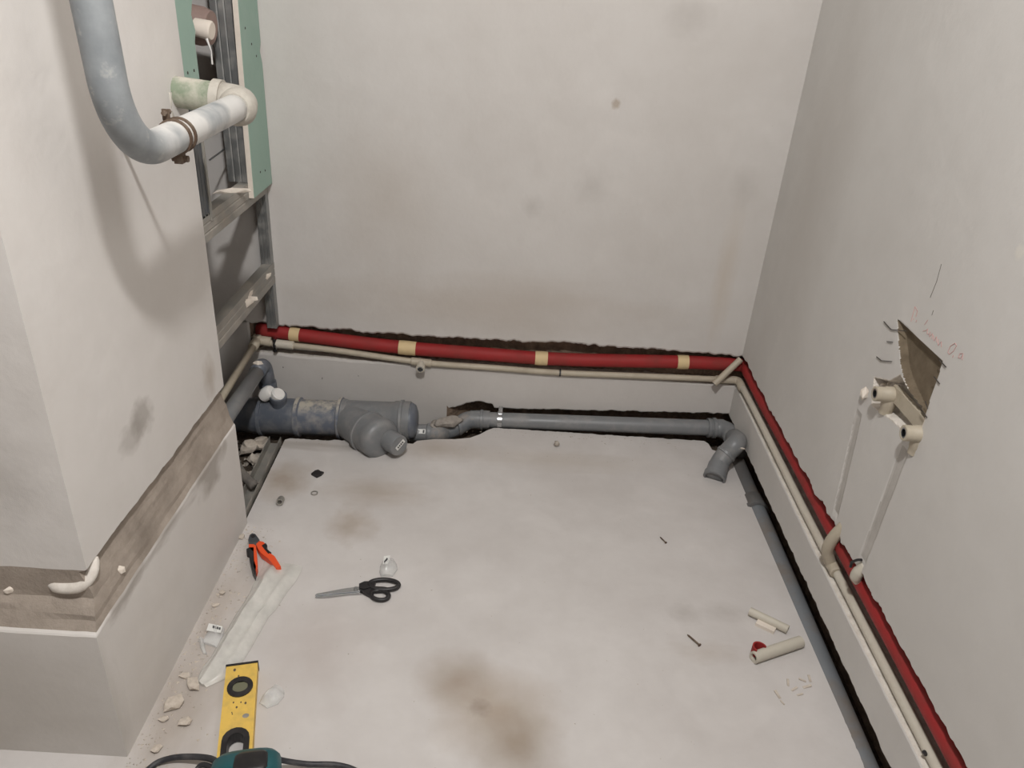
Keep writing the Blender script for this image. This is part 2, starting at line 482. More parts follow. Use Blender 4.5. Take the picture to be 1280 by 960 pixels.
REC = [rw(*p) for p in ((1121, 397), (1133, 408), (1150, 425), (1163, 436), (1178, 452), (1170, 477), (1160, 508), (1156, 520), (1146, 512), (1137, 492), (1129, 470), (1125, 452), (1123, 430))]
LOW = [rw(*p) for p in ((1093, 473), (1112, 477), (1125, 470), (1136, 490), (1156, 522), (1146, 546), (1134, 542), (1116, 524), (1098, 511), (1090, 505))]
CH1 = (rw(1071, 528), rw(1042, 652)); CH2 = (rw(1127, 572), rw(1077, 702))
def chase_d(y, z, ch, w):
    (y0, z0), (y1, z1) = ch
    if not (z1-.02 < z < z0+.02): return 0.0
    c = y0+(y1-y0)*(z0-z)/(z0-z1); c += jag(z, 31, .002, 20)
    q = abs(y-c)
    return .0022*max(0.0, min(1.0, (w-q)/.007))
def rdep(y, z):
    d = max(chase_d(y, z, CH1, .015), chase_d(y, z, CH2, .016))
    if .52 < z < .78 and 1.05 < y < 1.4:
        j = jag(y+z*1.7, 21, .002, 22)
        s1 = poly_sd((y, z), REC)+j
        d = max(d, .010*max(0.0, min(1.0, (-s1)/.012)))
        s2 = poly_sd((y, z), LOW)+j*.5
        d = max(d, .026*max(0.0, min(1.0, (-s2+.001)/.004)))
    return d
ys = list(np.arange(-.95, .72, .08))+list(np.arange(.72, 1.05, .008))+list(np.arange(1.05, 1.10, .005))+list(np.arange(1.10, 1.36, .0025))+list(np.arange(1.36, 1.40, .005))+list(np.arange(1.40, YB+.07, .008))
zf = [ZC, 1.6, 1.1, .9, .80]+list(np.arange(.776, .535, -.0025))+list(np.arange(.535, .515, -.005))+list(np.arange(.512, .282, -.012))
cols = []
for y in ys:
    gt, gb, ct = gt_r(y), gb_r(y), ct_r(y)
    c = []
    for z in zf:
        dd = rdep(y, z); jx = 0
        if dd > .01: jx = mnoise.noise(V((y*40, z*40, 3)))*.002
        c.append(V((XR+dd+jx, y, z)))
    d = .062+jag(y, 14, .004); e = .058
    c += [V((XR, y, gt+.012)), V((XR, y, gt+.004)), V((XR+.004, y, gt)), V((XR+d, y, gt+.004)), V((XR+d+.003, y, (gt+gb)/2)), V((XR+d, y, gb+.003)),
          V((XR+.002, y, gb)), V((XR, y, gb-.003)), V((XR, y, (gb+ct)/2)), V((XR, y, ct+.003)), V((XR+.003, y, ct)), V((XR+e, y, ct+.004)), V((XR+e, y, -.07))]
    cols.append(c)
n0 = len(zf)
def seg_r(k, i):
    y = ys[i]
    if k < n0-1:
        z = (zf[k]+zf[k+1])/2; yy = ys[i]+.002
        if .52 < z < .79 and 1.04 < yy < 1.4:
            if poly_sd((yy, z), REC)+jag(yy+z*1.7, 21, .002, 22) < .0: return 3
            if poly_sd((yy, z), LOW) < .004: return 2
        if rdep(yy, z) > .0008: return 4
        return 0
    q = k-n0
    if q in (2, 3, 4): return 1
    if q == 5: return 2  # ledge again in the lighter colour that stands for lamp light
    if q in (10, 11): return 1
    return 0
v, f, mi = sheet(cols, None, seg_r)
f = [q[::-1] for q in f]
M['riser_fill'] = rough_mat('grey_filler', rgb(190, 186, 181), rgb(170, 165, 159), 16, .3, .004)
wall_right = struct(mk('wall_right', (v, f), [M['wall_r'], M['chase'], M['lip'], M['cement'], M['riser_fill']], keep=True, midx=mi))

# ---- left box: plastered upper part, filled chase, slightly thicker lower part
def prof_l(s, seed):
    """(offset, z) down the box face at path position s"""
    top = .385+jag(s, seed, .006, 14); bot = .288+jag(s, seed+1, .003, 14)
    m = -.008
    P = [(0, ZC), (0, 1.5), (0, .9), (0, .6), (0, top+.02), (0, top+.002), (-.004, top), (m-.006, top-.004), (m, top-.02)]
    for k in range(1, 8):
        t = k/8; P.append((m+.019*t+.003*mnoise.noise(V((s*9, t*5, seed))), top-.02+(bot+.004-top+.02)*t))
    P += [(.0125, bot+.002), (.0142, bot-.0005), (.015, bot-.003), (.015, .15), (.015, -.04)]
    return P
nP = len(prof_l(0, 5))
cols = []; side = []
for i in range(61):
    s = i/60; P = prof_l(-1.1+s*1.0, 5); c = []
    for o, z in P:
        cx_ = XL+o
        c.append(V((-1.62+(cx_+1.62)*s, YF-max(o, 0)*2.6, z)))
    cols.append(c)
for i in range(81):
    s = i/80; P = prof_l(-.1+s*.61, 5); c = []
    for o, z in P:
        y0 = YF-max(o, 0)*2.6; c.append(V((XL+o, y0+(YE-y0)*s, z)))
    cols.append(c)
for i in range(1, 14):
    s = i/13; P = prof_l(.51, 5); cols.append([V((XL+o-s*.40, YE, z)) for o, z in P])
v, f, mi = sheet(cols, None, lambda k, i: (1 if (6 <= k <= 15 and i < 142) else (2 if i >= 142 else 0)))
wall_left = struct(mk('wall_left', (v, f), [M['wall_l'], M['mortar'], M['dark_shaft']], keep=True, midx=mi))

# ---- the shaft behind, the rest of the room
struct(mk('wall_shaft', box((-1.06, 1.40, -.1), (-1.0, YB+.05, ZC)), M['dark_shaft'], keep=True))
struct(mk('ceiling', box((-1.65, -1.0, ZC), (XR+.1, YB+.1, ZC+.04)), M['low_bounce'], keep=True))
struct(mk('wall_front', box((-1.65, -1.0, -.1), (XR+.1, -.95, ZC)), M['low_bounce'], keep=True))
struct(mk('wall_side', box((-1.66, -1.0, -.1), (-1.61, YF+.2, ZC)), M['low_bounce'], keep=True))

# ---- floor with the trench edges broken out
out = [(-1.61, -.95)]
for y in np.arange(-.95, 2.0, .008): out.append((.711+jag(y, 41, .006, 25)+.006*(y-1.2), y))
out += [(.69, 2.0), (.672, 1.985), (.655, 1.995), (.65, 2.03)]
for x in np.arange(.64, -.02, -.008): out.append((x, 2.043+jag(x, 42, .006)))
for x, y in ((-.035, 2.025), (-.055, 2.0), (-.085, 1.975), (-.13, 1.962), (-.19, 1.955), (-.24, 1.94)): out.append((x, y))
for x in np.arange(-.25, -.618, -.008): out.append((x, 1.925+jag(x, 43, .008)+(x+.25)*.05))
out += [(-.622, 1.9), (-.618, 1.7), (-.614, 1.5), (-1.61, 1.5)]
def mapf(x, y, h): return V((x, y, -h))
fv = prism(out, .075, mapf)
floor = struct(mk('floor', fv, M['floor'], keep=True))
bm_ = bmesh.new(); bm_.from_mesh(floor.data); bmesh.ops.recalc_face_normals(bm_, faces=bm_.faces); bm_.to_mesh(floor.data); bm_.free()
struct(mk('trench_bed', box((-1.02, 1.45, -.12), (XR+.08, YB+.08, -.055)), M['dirt'], keep=True))
struct(mk('trench_bed', box((.62, -.95, -.12), (XR+.08, 1.45, -.055)), M['dirt'], keep=True))

# bits of the right wall: wire ends, pencil marks
def wl(u, v_, off=.0): p = PX(u, v_, XR); return V((XR-off, p.y, p.z))
def wstroke(name, pts, r, mat, off=.0008, parent=None):
    return mk(name, tube([wl(a, b, off) for a, b in pts], r, 6), mat, parent or wall_right)
for pts in (((1106, 402), (1115, 412), (1135, 414)), ((1097, 446), (1103, 451), (1116, 452)), ((1110, 427), (1117, 428)),
            ((1176, 450), (1184, 459)), ((1169, 471), (1176, 480)), ((1158, 502), (1161, 511)), ((1153, 512), (1160, 522))):
    wstroke('wire_end', pts, .0009, M['wire'], .002)
# handwriting in red pencil
hw = [[(1139, 402), (1144, 383), (1147, 389), (1145, 396)], [(1142, 400), (1142.5, 398)], [(1145, 403), (1146, 400)],
      [(1156, 406), (1160, 400)], [(1154, 414), (1158, 413), (1160, 411), (1159, 417), (1162, 418)], [(1163, 415), (1162, 421), (1166, 417), (1165, 424)],
      [(1167, 419), (1168, 426), (1171, 421), (1171, 428)], [(1173, 424), (1173, 432), (1177, 427), (1177, 434)],
      [(1194, 429), (1188, 433), (1185, 440), (1187, 443), (1192, 439), (1196, 432), (1194, 429)], [(1191, 447), (1192, 444)],
      [(1204, 442), (1200, 442), (1198, 447), (1201, 448), (1204, 443), (1203, 450)]]
for s in hw: wstroke('pencil_stroke', s, .0006, M['pencil'], .0003)
wstroke('pencil_stroke', [(1177, 330), (1171, 352), (1163, 372)], .0005, M['graphite'], .0003)
wstroke('pencil_stroke', [(1167, 388), (1165, 394)], .0005, M['graphite'], .0003)

for u_, w_ in ((403, 473), (354, 459), (1128-680, 470)):
    p = PY(u_, w_, YB); mk('drill_mark', stone((p.x, YB, p.z-.003), (.0045 if u_ == 403 else .0025, .0012, .0035), int(u_)), M['wire'], wall_back)
# a bent pipe end peeping out of the mortar at the box corner
mk('exposed_pipe_bend', tube(catmull([(-.694, .912, .349), (-.668, .906, .347), (-.641, .907, .351), (-.6275, .919, .364), (-.626, .938, .386)], 5), [.003, .006, .008]+[.0100]*15+[.009, .008, .005], 12), M['lip'], wall_left, smooth=True)
for u, w_ in ((151, 714), (147, 748)):
    p = PX(u, w_, XL+.004); mk('plaster_dab', stone(p-V((0, 0, .006)), (.006, .009, .008), int(u)), M['gyps'], wall_left)
p = V((-.75, .907, .33)); mk('plaster_dab', stone(p, (.012, .004, .008), 5), M['gyps'], wall_left)

# ================================================================== FRAME AND BOARDS OF THE SHAFT
XF = -.676
def chan(p0, p1, wdir, ddir, w, dep, t=.0014):
    """U-shaped metal profile: web of width w centred on the line p0-p1, flanges going back by dep, two ribs in the web"""
    wdir, ddir = V(wdir), V(ddir)
    o = [(-w/2, 0), (-w*.22, 0), (-w*.17, .0018), (-w*.12, 0), (w*.12, 0), (w*.17, .0018), (w*.22, 0), (w/2, 0), (w/2, dep), (w/2-.006, dep), (w/2-.006, dep-t), (w/2-t, dep-t), (w/2-t, t+.0018), (-w/2+t, t+.0018), (-w/2+t, dep-t), (-w/2+.006, dep-t), (-w/2+.006, dep), (-w/2, dep)]
    a = [V(p0)+wdir*x+ddir*y for x, y in o]; b = [V(p1)+wdir*x+ddir*y for x, y in o]
    n = len(o)
    return a+b, [tuple(range(n))]+[tuple(range(n, 2*n))[::-1]]+[(i, (i+1) % n, (i+1) % n+n, i+n) for i in range(n)]
p0, p1 = PX(250, 292, XF), PX(335, 226, XF); z1 = (p0.z+p1.z)/2
bar = mk('metal_crossbar', chan((XF, YE+.005, z1), (XF, YB-.003, z1), (0, 0, 1), (-1, 0, 0), .058, .027), M['zinc_dusty'])
tag(bar, 'galvanised crossbar of the shaft frame just under the green plasterboard', 'metal profile', 'shaft frame crossbars')
p0, p1 = PX(273.5, 426, XF), PX(342, 338, XF); z2 = (p0.z+p1.z)/2
bar2 = mk('metal_crossbar', chan((XF, YE+.005, z2), (XF, YB-.003, z2), (0, 0, 1), (-1, 0, 0), .060, .027), M['zinc_dusty'])
tag(bar2, 'lower galvanised crossbar of the shaft frame, smeared with white plaster, above red pipe', 'metal profile', 'shaft frame crossbars')
for k, (dy, dz) in enumerate(((.30, .02), (.32, .026), (.28, .012), (.46, .022))):
    WLb = mk('plaster_smear', stone((XF-.0005, YE+dy+.06, z2+dz-.02), (.0022, .026, .010), 60+k), M['gyps'], bar2)
mk('plaster_smear', stone((XF-.012, YE+.36, z1+.024), (.014, .05, .007), 71), M['gyps'], bar)
st = mk('metal_stud', chan((XF-.015, YB-.026, .27), (XF-.015, YB-.026, z2-.02), (1, 0, 0), (0, 1, 0), .028, .024), M['zinc'])
tag(st, 'short galvanised stud on the back wall between lower crossbar and red pipe', 'metal profile', 'shaft frame studs')
st = mk('metal_stud', chan((XF-.015, YB-.026, z2+.03), (XF-.015, YB-.026, z1-.029), (1, 0, 0), (0, 1, 0), .028, .024), M['zinc'])
tag(st, 'galvanised stud on the back wall between the two crossbars', 'metal profile', 'shaft frame studs')
XG = -.663
ya, yb = PX(297, 0, XG).y, YB-.004
ztop = 1.75
# right board
def boardmap(x0): return lambda y, z, h: V((x0-h, y, z))
pr = PX(308, 110, XG).y
oy = [(PX(315, 222, XG).y, z1-.006), (yb, z1-.004), (yb, 1.0), (yb-.012, 1.03), (yb, 1.05), (yb, ztop), (ya-.02, ztop), (ya, 1.15), (PX(306, 110, XG).y, 1.0)]
gb_ = mk('plasterboard_strip', prism(oy, .0125, boardmap(XG)), [M['gyps']])
tag(gb_, 'green plasterboard strip with white cut edge against the back wall', 'plasterboard', 'green plasterboard strips')
mk('paper_face', prism([(y+.001, z+.0005) for y, z in oy], .0008, boardmap(XG+.0008)), M['green'], gb_)
for k, (u_, w_) in enumerate(((306, 35), (314, 55), (320, 70), (316, 128), (325, 215), (331, 213))):
    q = PX(u_, w_, XG); mk('screw_head', lathe((XG+.0004, q.y, q.z), (1, 0, 0), [(0, .0028), (.001, .0028), (.0013, .002), (.0013, 0)], 8), M['wire'], gb_)
st = mk('metal_stud', chan((XF-.027, ya-.004, z1+.03), (XF-.027, ya-.004, ztop), (1, 0, 0), (0, 1, 0), .05, .03), M['zinc'])
tag(st, 'galvanised stud behind the white edge of the far green plasterboard strip', 'metal profile', 'shaft frame studs')
# left board
y1_ = PX(240, 0, XG).y; y2_ = PX(251, 115, XG).y
zb = PX(240, 122, XG).z
oy = [(YE+.002, zb), (y2_, zb), (y2_-.002, 1.08), (y2_+.008, 1.10), (y2_-.004, 1.13), (y1_, 1.16), (y1_-.01, ztop), (YE+.002, ztop)]
gl = mk('plasterboard_strip', prism(oy, .0125, boardmap(XG)), [M['gyps']])
tag(gl, 'green plasterboard strip beside the plastered box above the painted steel pipe', 'plasterboard', 'green plasterboard strips')
mk('paper_face', prism(oy, .0008, boardmap(XG+.0008)), M['green'], gl)
for k in range(3):
    q = PX(226+k*8, 94-k*3, XG); mk('screw_head', lathe((XG+.0005, q.y, q.z), (1, 0, 0), [(0, .003), (.001, .003), (.0013, .002), (.0013, 0)], 8), M['wire'], gl)
# inner studs
yq = PX(243, 200, XF).y
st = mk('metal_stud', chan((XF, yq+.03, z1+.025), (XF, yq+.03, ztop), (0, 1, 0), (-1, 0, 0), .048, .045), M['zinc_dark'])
tag(st, 'dark galvanised stud next to the plastered box under the green board', 'metal profile', 'shaft frame studs')
mk('flange_lip', box((XF, yq+.046, z1+.01), (XF+.003, yq+.056, zb-.02)), M['zinc_dusty'], st)
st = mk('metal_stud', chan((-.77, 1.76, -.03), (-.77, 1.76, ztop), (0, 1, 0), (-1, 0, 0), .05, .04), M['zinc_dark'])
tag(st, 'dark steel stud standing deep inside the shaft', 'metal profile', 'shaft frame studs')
q = lathe((-.769, 1.765, PX(266, 206, -.77).z), (1, 0, 0), [(0, .005), (.004, .005), (.005, .003), (.005, 0)], 10)
mk('screw_head', q, M['chrome'], st)
# tie rod
a, b = PX(262, 200, -.76), PY(292, 178, YB-.03)
tag(mk('tie_rod', tube([a, b], .0022, 8), M['zinc']), 'thin metal rod crossing the shaft behind the steel pipe', 'rod')
# pipes deep in the shaft
pts = [(-.80, 1.80, -.04), (-.80, 1.80, .40), (-.80, 1.80, .72)]
o = empty('riser_pipe', (-.80, 1.80, -.04), 'beige vertical water pipe inside the shaft behind lower crossbar', 'pipe')
mk('pipe', tube(pts, .014, 16), M['tan'], o, smooth=True)
mk('coupling', cyl((-.80, 1.80, .52), (-.80, 1.80, .57), .019, 18, .002), M['tan'], o, auto=40)
q = PY(252, 30, 1.92); t_ = PY(273, 42, 1.86)
o = empty('capped_waste_branch', q, 'dull pipe branch with white cap in the dark upper shaft', 'pipe')
mk('branch', lathe(q-V((.115, 0, -.01)), (1, -.05, -.12), [(0, 0), (0, .042), (.12, .042), (.14, .036), (.14, 0)], 24), M['pinkpipe'], o, auto=40)
mk('cap', lathe(t_-V((.05, 0, -.01)), (1, -.05, -.15), [(0, 0), (0, .019), (.034, .021), (.038, .018), (.038, 0)], 20), M['gyps'], o, auto=40)
mk('drip', tube([t_+V((-.02, -.02, -.01)), t_+V((-.012, -.022, -.035)), t_+V((-.013, -.022, -.062))], [.003, .0012, .0022], 8), M['white'], o)

# ================================================================== STEEL PIPE AT THE TOP LEFT
XPp = -.50
R1 = .0228
pe = PX(300, 132, XPp)
pm = PX(222, 176, XPp)
pb0 = PX(176, 176, XPp)
pz = pe.z
yv = pb0.y-.055
pe = V((XPp, pe.y, pe.z)); zb_ = PX(190, 186, XPp).z
o = empty('steel_riser_pipe', (XPp, yv, zb_), 'thick grey painted steel pipe bending down beside the plastered box', 'pipe')
path = [V((XPp-.004, yv-.035, 1.75)), V((XPp-.003, yv-.022, 1.45))]+bend((XPp-.002, yv-.012, 1.25), (XPp, yv, zb_), (XPp, pe.y-.01, pe.z), .105, 16)
_pp = path[:-1]+[path[-2].lerp(path[-1], k/8) for k in range(1, 9)]
pipe_o = mk('pipe', tube(_pp, R1, 28), M['steelpaint'], o, smooth=True)
ylo = yv+.085-WL[pipe_o].y
t = NT('half_whitewashed_steel')
sx = t.n('ShaderNodeSeparateXYZ'); t.l(t.coord(), sx.inputs[0])
yy = t.math('ADD', sx.outputs[1], t.math('MULTIPLY', t.math('SUBTRACT', t.noise(22, 5, .6), .5), .10))
c = t.mix(t.ramp(t.noise(14, 5, .6), .35, .75), rgb(120, 125, 128), rgb(154, 158, 160))
c = t.mix(t.math('MULTIPLY', t.ramp(t.noise(45, 4, .6), .6, .75), .6), c, rgb(186, 184, 180))
w = t.math('MULTIPLY', t.ramp(yy, ylo-.02, ylo+.03), t.ramp(t.noise(11, 3, .5), .70, .52))
c = t.mix(t.math('MULTIPLY', w, .9), c, rgb(208, 206, 202))
t.l(c, t.b.inputs['Base Color']); t.b.inputs['Roughness'].default_value = .5; t.bump(t.noise(120, 4), .15, .002)
pipe_o.data.materials[0] = t.m
# elbow, plastered collar and stub into the shaft
mk('collar', lathe(pe+V((0, -.030, -.001)), (0, 1, 0), [(0, .0225), (0, .026), (.006, .031), (.022, .033), (.03, .031), (.03, .0225)], 24), M['whitepaint'], o, auto=50)
el = bend(pe+V((0, -.012, 0)), pe+V((0, .028, .001)), pe+V((-.05, .028, .006)), .026, 8)
mk('elbow', tube(el, .029, 22), M['whitepaint'], o, smooth=True)
sb = pe+V((-.04, .028, .005))
mk('elbow_rim', lathe(sb, (-1, 0, .08), [(0, .028), (0, .033), (.016, .033), (.016, .028)], 24), M['whitepaint'], o, auto=40)
mk('stub', lathe(sb, (-1, 0, .08), [(0, 0), (0, .028), (.095, .027), (.11, .030), (.18, .026), (.18, 0)], 22), M['greenpaint'], o, auto=50)
mk('paint_drip', tube([sb+V((-.085, -.03, .01)), sb+V((-.086, -.032, -.02)), sb+V((-.082, -.03, -.045))], [.006, .004, .0055], 8), M['whitepaint'], o, smooth=True)
# clamp with its rod to the wall
cdir = V((0, pe.y-yv, pe.z-zb_)).normalized()
pc = V((XPp, 0, 0)); tt = (pm.y-yv)/(pe.y-yv); pc = V((XPp, yv+(pe.y-yv)*tt, zb_+(pe.z-zb_)*tt))
cl = empty('pipe_clamp', pc, 'rusty two-bolt clamp holding the thick steel pipe off the box', 'clamp')
for s in (-.011, .006):
    mk('band', lathe(pc+cdir*s, cdir, [(0, R1), (0, R1+.003), (.006, R1+.003), (.006, R1)], 24, closed=True), M['rust'], cl, auto=40)
mk('lug', obox(pc+V((0, 0, -R1-.009)), (1, 0, 0), cdir, V((1, 0, 0)).cross(cdir), .012, .016, .014), M['rust'], cl)
mk('bolt', cyl(pc+V((-.012, .002, -R1-.010)), pc+V((.012, .002, -R1-.010)), .005, 6), M['rust'], cl)
mk('lug', obox(pc+V((-.01, -.004, R1+.007)), (1, 0, 0), cdir, V((1, 0, 0)).cross(cdir), .010, .004, .016), M['rust'], cl)
mk('bolt', cyl(pc+V((-.01, -.012, R1+.010)), pc+V((-.01, .008, R1+.010)), .004, 6), M['rust'], cl)
mk('rod', cyl(pc+V((-R1, 0, 0)), PX(154, 188, XL-.002), .0042, 10), M['rust'], cl)

# ================================================================== RED SLEEVED PIPES AND WATER PIPES
YR = YB+.012
rp = [PY(322, 411, YR+.005), PY(415, 424, YR), PY(500, 434, YR), PY(600, 442, YR), PY(700, 449, YR), PY(853, 452.5, YR), PY(908, 456, YR)]
rp[-1] = V((XR+.03, YR+.005, rp[-2].z+.001))
RR = .0205
red = empty('sleeved_pipe', rp[3], 'red foam-sleeved pipe with masking tape bands in the back wall chase', 'pipe')
rc = catmull(rp, 10)
mk('sleeve', tube(rc, RR, 20), M['red'], red, smooth=True)
def on_curve(u):
    best = min(range(len(rc)-1), key=lambda i: abs(((rc[i]).x-PY(u, 440, YR).x)))
    return rc[best], (rc[best+1]-rc[max(best-1, 0)]).normalized()
for u, w_ in ((366, .030), (508, .052), (675, .038), (853, .034)):
    p, d = on_curve(u)
    q = lathe(p-d*w_/2, d, [(0, RR), (0, RR+.0012), (w_*.5, RR+.0016), (w_, RR+.0012), (w_, RR)], 24, closed=True)
    mk('tape_band', q, M['tape'], red, auto=50)
zr = rp[-1].z
rrp = [V((XR+.022, YB+.03, zr+.002)), V((XR+.022, 1.9, zr-.004)), V((XR+.025, 1.6, zr-.008)), V((XR+.025, 1.25, .218)), V((XR+.025, 1.0, .217)), V((XR+.024, .6, .215)), V((XR+.024, .2, .215))]
red2 = empty('sleeved_pipe', rrp[3], 'red foam-sleeved pipe running in the right wall chase', 'pipe')
mk('sleeve', tube(catmull(rrp, 10), RR, 20), M['red'], red2, smooth=True)

YP = YB-.004
wp = [PY(322, 427, YP), PY(415, 437.5, YP), PY(527, 453, YP), PY(620, 460, YP), PY(700, 466, YP), PY(800, 470, YP), PY(895, 474, YP)]
wp.append(V((XR+.006, YP+.004, wp[-1].z)))
wcur = catmull(wp, 8)
wat = empty('water_pipe', wp[3], 'thin beige water pipe under the red pipe in the back wall chase', 'pipe')
mk('pipe', tube(wcur, .0095, 14), M['tan'], wat, smooth=True)
def wat_at(u): return min(wcur, key=lambda p: abs(p.x-PY(u, 460, YP).x))
a = wat_at(352); b = wat_at(372); mk('socket', cyl(a, b, .0135, 16, .002), M['tan_pale'], wat, auto=40)
a, b = wat_at(518), wat_at(540)
mk('tee_body', cyl(wat_at(508), wat_at(541), .0125, 16, .002), M['tan'], wat, auto=40)
p = wat_at(528)
tp = p+V((0, -.034, -.006))
mk('outlet', lathe(p, tp-p, [(0, 0), (0, .0115), (.012, .0125), (.034, .014), (.035, .013), (.035, .0085), (.02, .0085), (.02, 0)], 18), M['tan_pale'], wat, auto=40)
mk('thread_insert', lathe(p+(tp-p)*.62, tp-p, [(0, .0088), (.0145, .0088), (.0145, .0062), (.0, .0062)], 16, closed=True), M['chrome'], wat, auto=40)
p = wat_at(704)
mk('cable_tie', lathe(p-V((.0025, 0, 0)), (1, 0, 0), [(0, .0096), (0, .0112), (.005, .0112), (.005, .0096)], 16, closed=True), M['black'], wat)
mk('tie_tail', tube([p+V((0, -.008, .008)), p+V((0, -.006, .018))], .0015, 6), M['black'], wat)
p = wat_at(897)
mk('elbow', tube(bend(p, (XR+.006, YP+.004, p.z), (XR+.006, YP-.05, p.z-.002), .016, 6), .0125, 14), M['tan'], wat, smooth=True)
# pipe clamp at the left end holding water pipe
p = wat_at(345)
cl = empty('pipe_clip', p, 'small bright steel clip on the beige water pipe under the red pipe', 'clip')
mk('band', lathe(p-V((.006, 0, 0)), (1, 0, 0), [(0, .0098), (0, .0125), (.012, .0125), (.012, .0098)], 18, closed=True), M['chrome'], cl, auto=40)
mk('upper_lug', cyl(p+V((0, -.014, .017)), p+V((0, .004, .017)), .006, 10), M['chrome'], cl)
mk('lower_lug', cyl(p+V((0, -.014, -.017)), p+V((0, .004, -.017)), .006, 10), M['chrome'], cl)
mk('screw_head', cyl(p+V((0, -.018, 0)), p+V((0, -.010, 0)), .005, 8), M['chrome'], cl)
# water pipe in the right wall
zp = wp[-1].z
rw_ = [V((XR+.006, YB-.01, zp)), V((XR+.010, 1.9, zp-.004)), V((XR+.016, 1.5, .164)), V((XR+.018, 1.2, .162)), V((XR+.018, .8, .160)), V((XR+.018, .2, .160))]
wat2 = empty('water_pipe', rw_[3], 'thin beige water pipe under the red pipe along the right wall', 'pipe')
mk('pipe', tube(catmull(rw_, 8), .0100, 14), M['tan_pale'], wat2, smooth=True)
tY = PX(1036, 690, XR).y
mk('tee_body', cyl((XR+.015, tY-.030, .164), (XR+.015, tY+.026, .164), .0140, 18, .002), M['tan'], wat2, auto=40)
pr1 = [V((XR+.012, tY, .166)), V((XR-.003, tY, .196)), V((XR-.006, tY-.004, .222)), V((XR-.002, tY-.008, .248)), V((XR+.010, tY-.010, .275))]
mk('riser_elbow', tube(catmull(pr1, 6), .0125, 16), M['tan'], wat2, smooth=True)
p = PX(1157, 943, XR+.008); mk('screw_head', cyl(p, p+V((-.004, 0, .006)), .0035, 10), M['black'], wat2, auto=40)
# plaster-covered riser start over the red pipe
q = PX(1074, 712, XR)
o = empty('riser_stub', (XR, q.y, .2), 'plastered riser stub crossing over the red pipe on the right wall', 'pipe')
mk('stub', tube(catmull([(XR+.012, q.y+.008, .222), (XR+.001, q.y+.004, .236), (XR+.001, q.y, .255), (XR+.008, q.y-.002, .272)], 6), [.010]*6+[.0115]*7+[.010]*6, 14), M['tan_pale'], o, smooth=True)
w1 = PX(1065, 703, XR-.012); w2 = PX(1077, 700, XR-.004)
mk('black_tie', tube(catmull([w1-V((0, 0, .012)), w1, w1+(w2-w1)*.5+V((0, 0, .003)), w2], 5), .0028, 8), M['black'], o)
# loose short pipe across the corner
a, b = PY(893, 480, YB-.035), PX(926, 449, XR-.006)
lo_ = empty('pipe_offcut', a, 'short beige pipe piece leaning across the corner over the red pipes', 'pipe piece')
mk('tube', hollow(a, b, .010, .0065, 16), M['tan'], lo_, auto=40)
# water pipe and waste pipe out of the box into the corner
XA = -.662
b0 = PX(268, 512, -.735)
w3 = empty('water_pipe', b0, 'beige water pipe leaving the plastered box towards the corner', 'pipe')
zc_ = wp[0].z
cor = V((wp[0].x, wp[0].y, wp[0].z+.006)); nb = b0+(b0-cor)*.5
mk('pipe', tube([cor+(b0-cor).normalized()*.01, nb], .0105, 14), M['tan'], w3, smooth=True)
mk('elbow', tube(bend(cor+V((.04, 0, -.004)), cor, cor+(b0-cor).normalized()*.05, .016, 6), .0145, 16), M['tan'], w3, smooth=True)
mk('elbow_top', lathe(cor+V((0, .0, -.012)), (0, 0, 1), [(0, 0), (0, .016), (.022, .016), (.028, .011), (.028, 0)], 16), M['tan'], w3, auto=40)
# 40 mm waste pipe beside it
XW = -.705
a0 = PX(322, 462, XW); b0 = PX(280, 522, XW)
zw = a0.z
w4 = empty('waste_pipe', b0, 'grey waste pipe leaving the box with an elbow down into the corner', 'pipe')
far = V((XW+.004, a0.y+.01, a0.z+.0))
mk('pipe', tube([far, V((XW, YE-.06, b0.z-.008))], .0205, 20), M['pvc'], w4, smooth=True)
mk('elbow', tube(bend(far+V((0, -.03, 0)), far+V((.002, .028, .004)), far+V((.010, .030, -.085)), .026, 8), .0225, 20), M['pvc_dark'], w4, smooth=True)
mk('socket', lathe(far+V((.007, .029, -.06)), (.1, 0, -1), [(0, .022), (0, .026), (.008, .026), (.03, .025), (.03, .022)], 22), M['pvc_dark'], w4, auto=40)
mk('plaster_patch', stone(far+V((0, -.012, .013)), (.016, .014, .009), 15), M['gyps'], w4)
mk('lower_pipe', cyl(far+V((.010, .03, -.075)), far+V((.022, .03, -.14)), .019, 20), M['pvc_dark'], w4, auto=40)

# ================================================================== DRAIN LINE
YD = 1.985
def A(u): return PY(u, 520+(u-340)*.036, YD)
ax = (A(505)-A(340)).normalized()
RD = .055
def along(u): return A(u)
def segl(u0, u1): return (A(u1)-A(u0)).length
# tee with a small branch
L = segl(296, 372)
t1 = empty('drain_tee', A(340)-V((0, 0, RD)), 'wide grey drain tee with small capped upright branch in the corner', 'drain fitting')
mk('body', lathe(A(296), ax, [(0, 0), (0, RD-.003), (.05, RD-.003), (.055, RD), (L-.012, RD), (L, RD)], 36), M['pvc_dark'], t1, auto=40)
s = segl(296, 328)
mk('socket_ring', lathe(A(326), ax, [(0, RD), (.002, RD+.005), (.010, RD+.005), (.012, RD)], 36), M['pvc_dark'], t1, auto=40)
bp = A(350); up = V((.08, -.25, 1)).normalized()
mk('branch', lathe(bp, up, [(0, .022), (.070, .022), (.072, .025), (.087, .025), (.088, .022), (.088, 0)], 24), M['pvc_dark'], t1, auto=40)
cp = bp+up*.088
mk('white_cap', lathe(cp-up*.004+V((-.003, 0, 0)), V((.5, -.2, .75)).normalized(), [(0, 0), (0, .021), (.012, .021), (.017, .016), (.017, 0)], 20), M['white'], t1, auto=40)
wcap = cp+V((-.034, .010, .010))
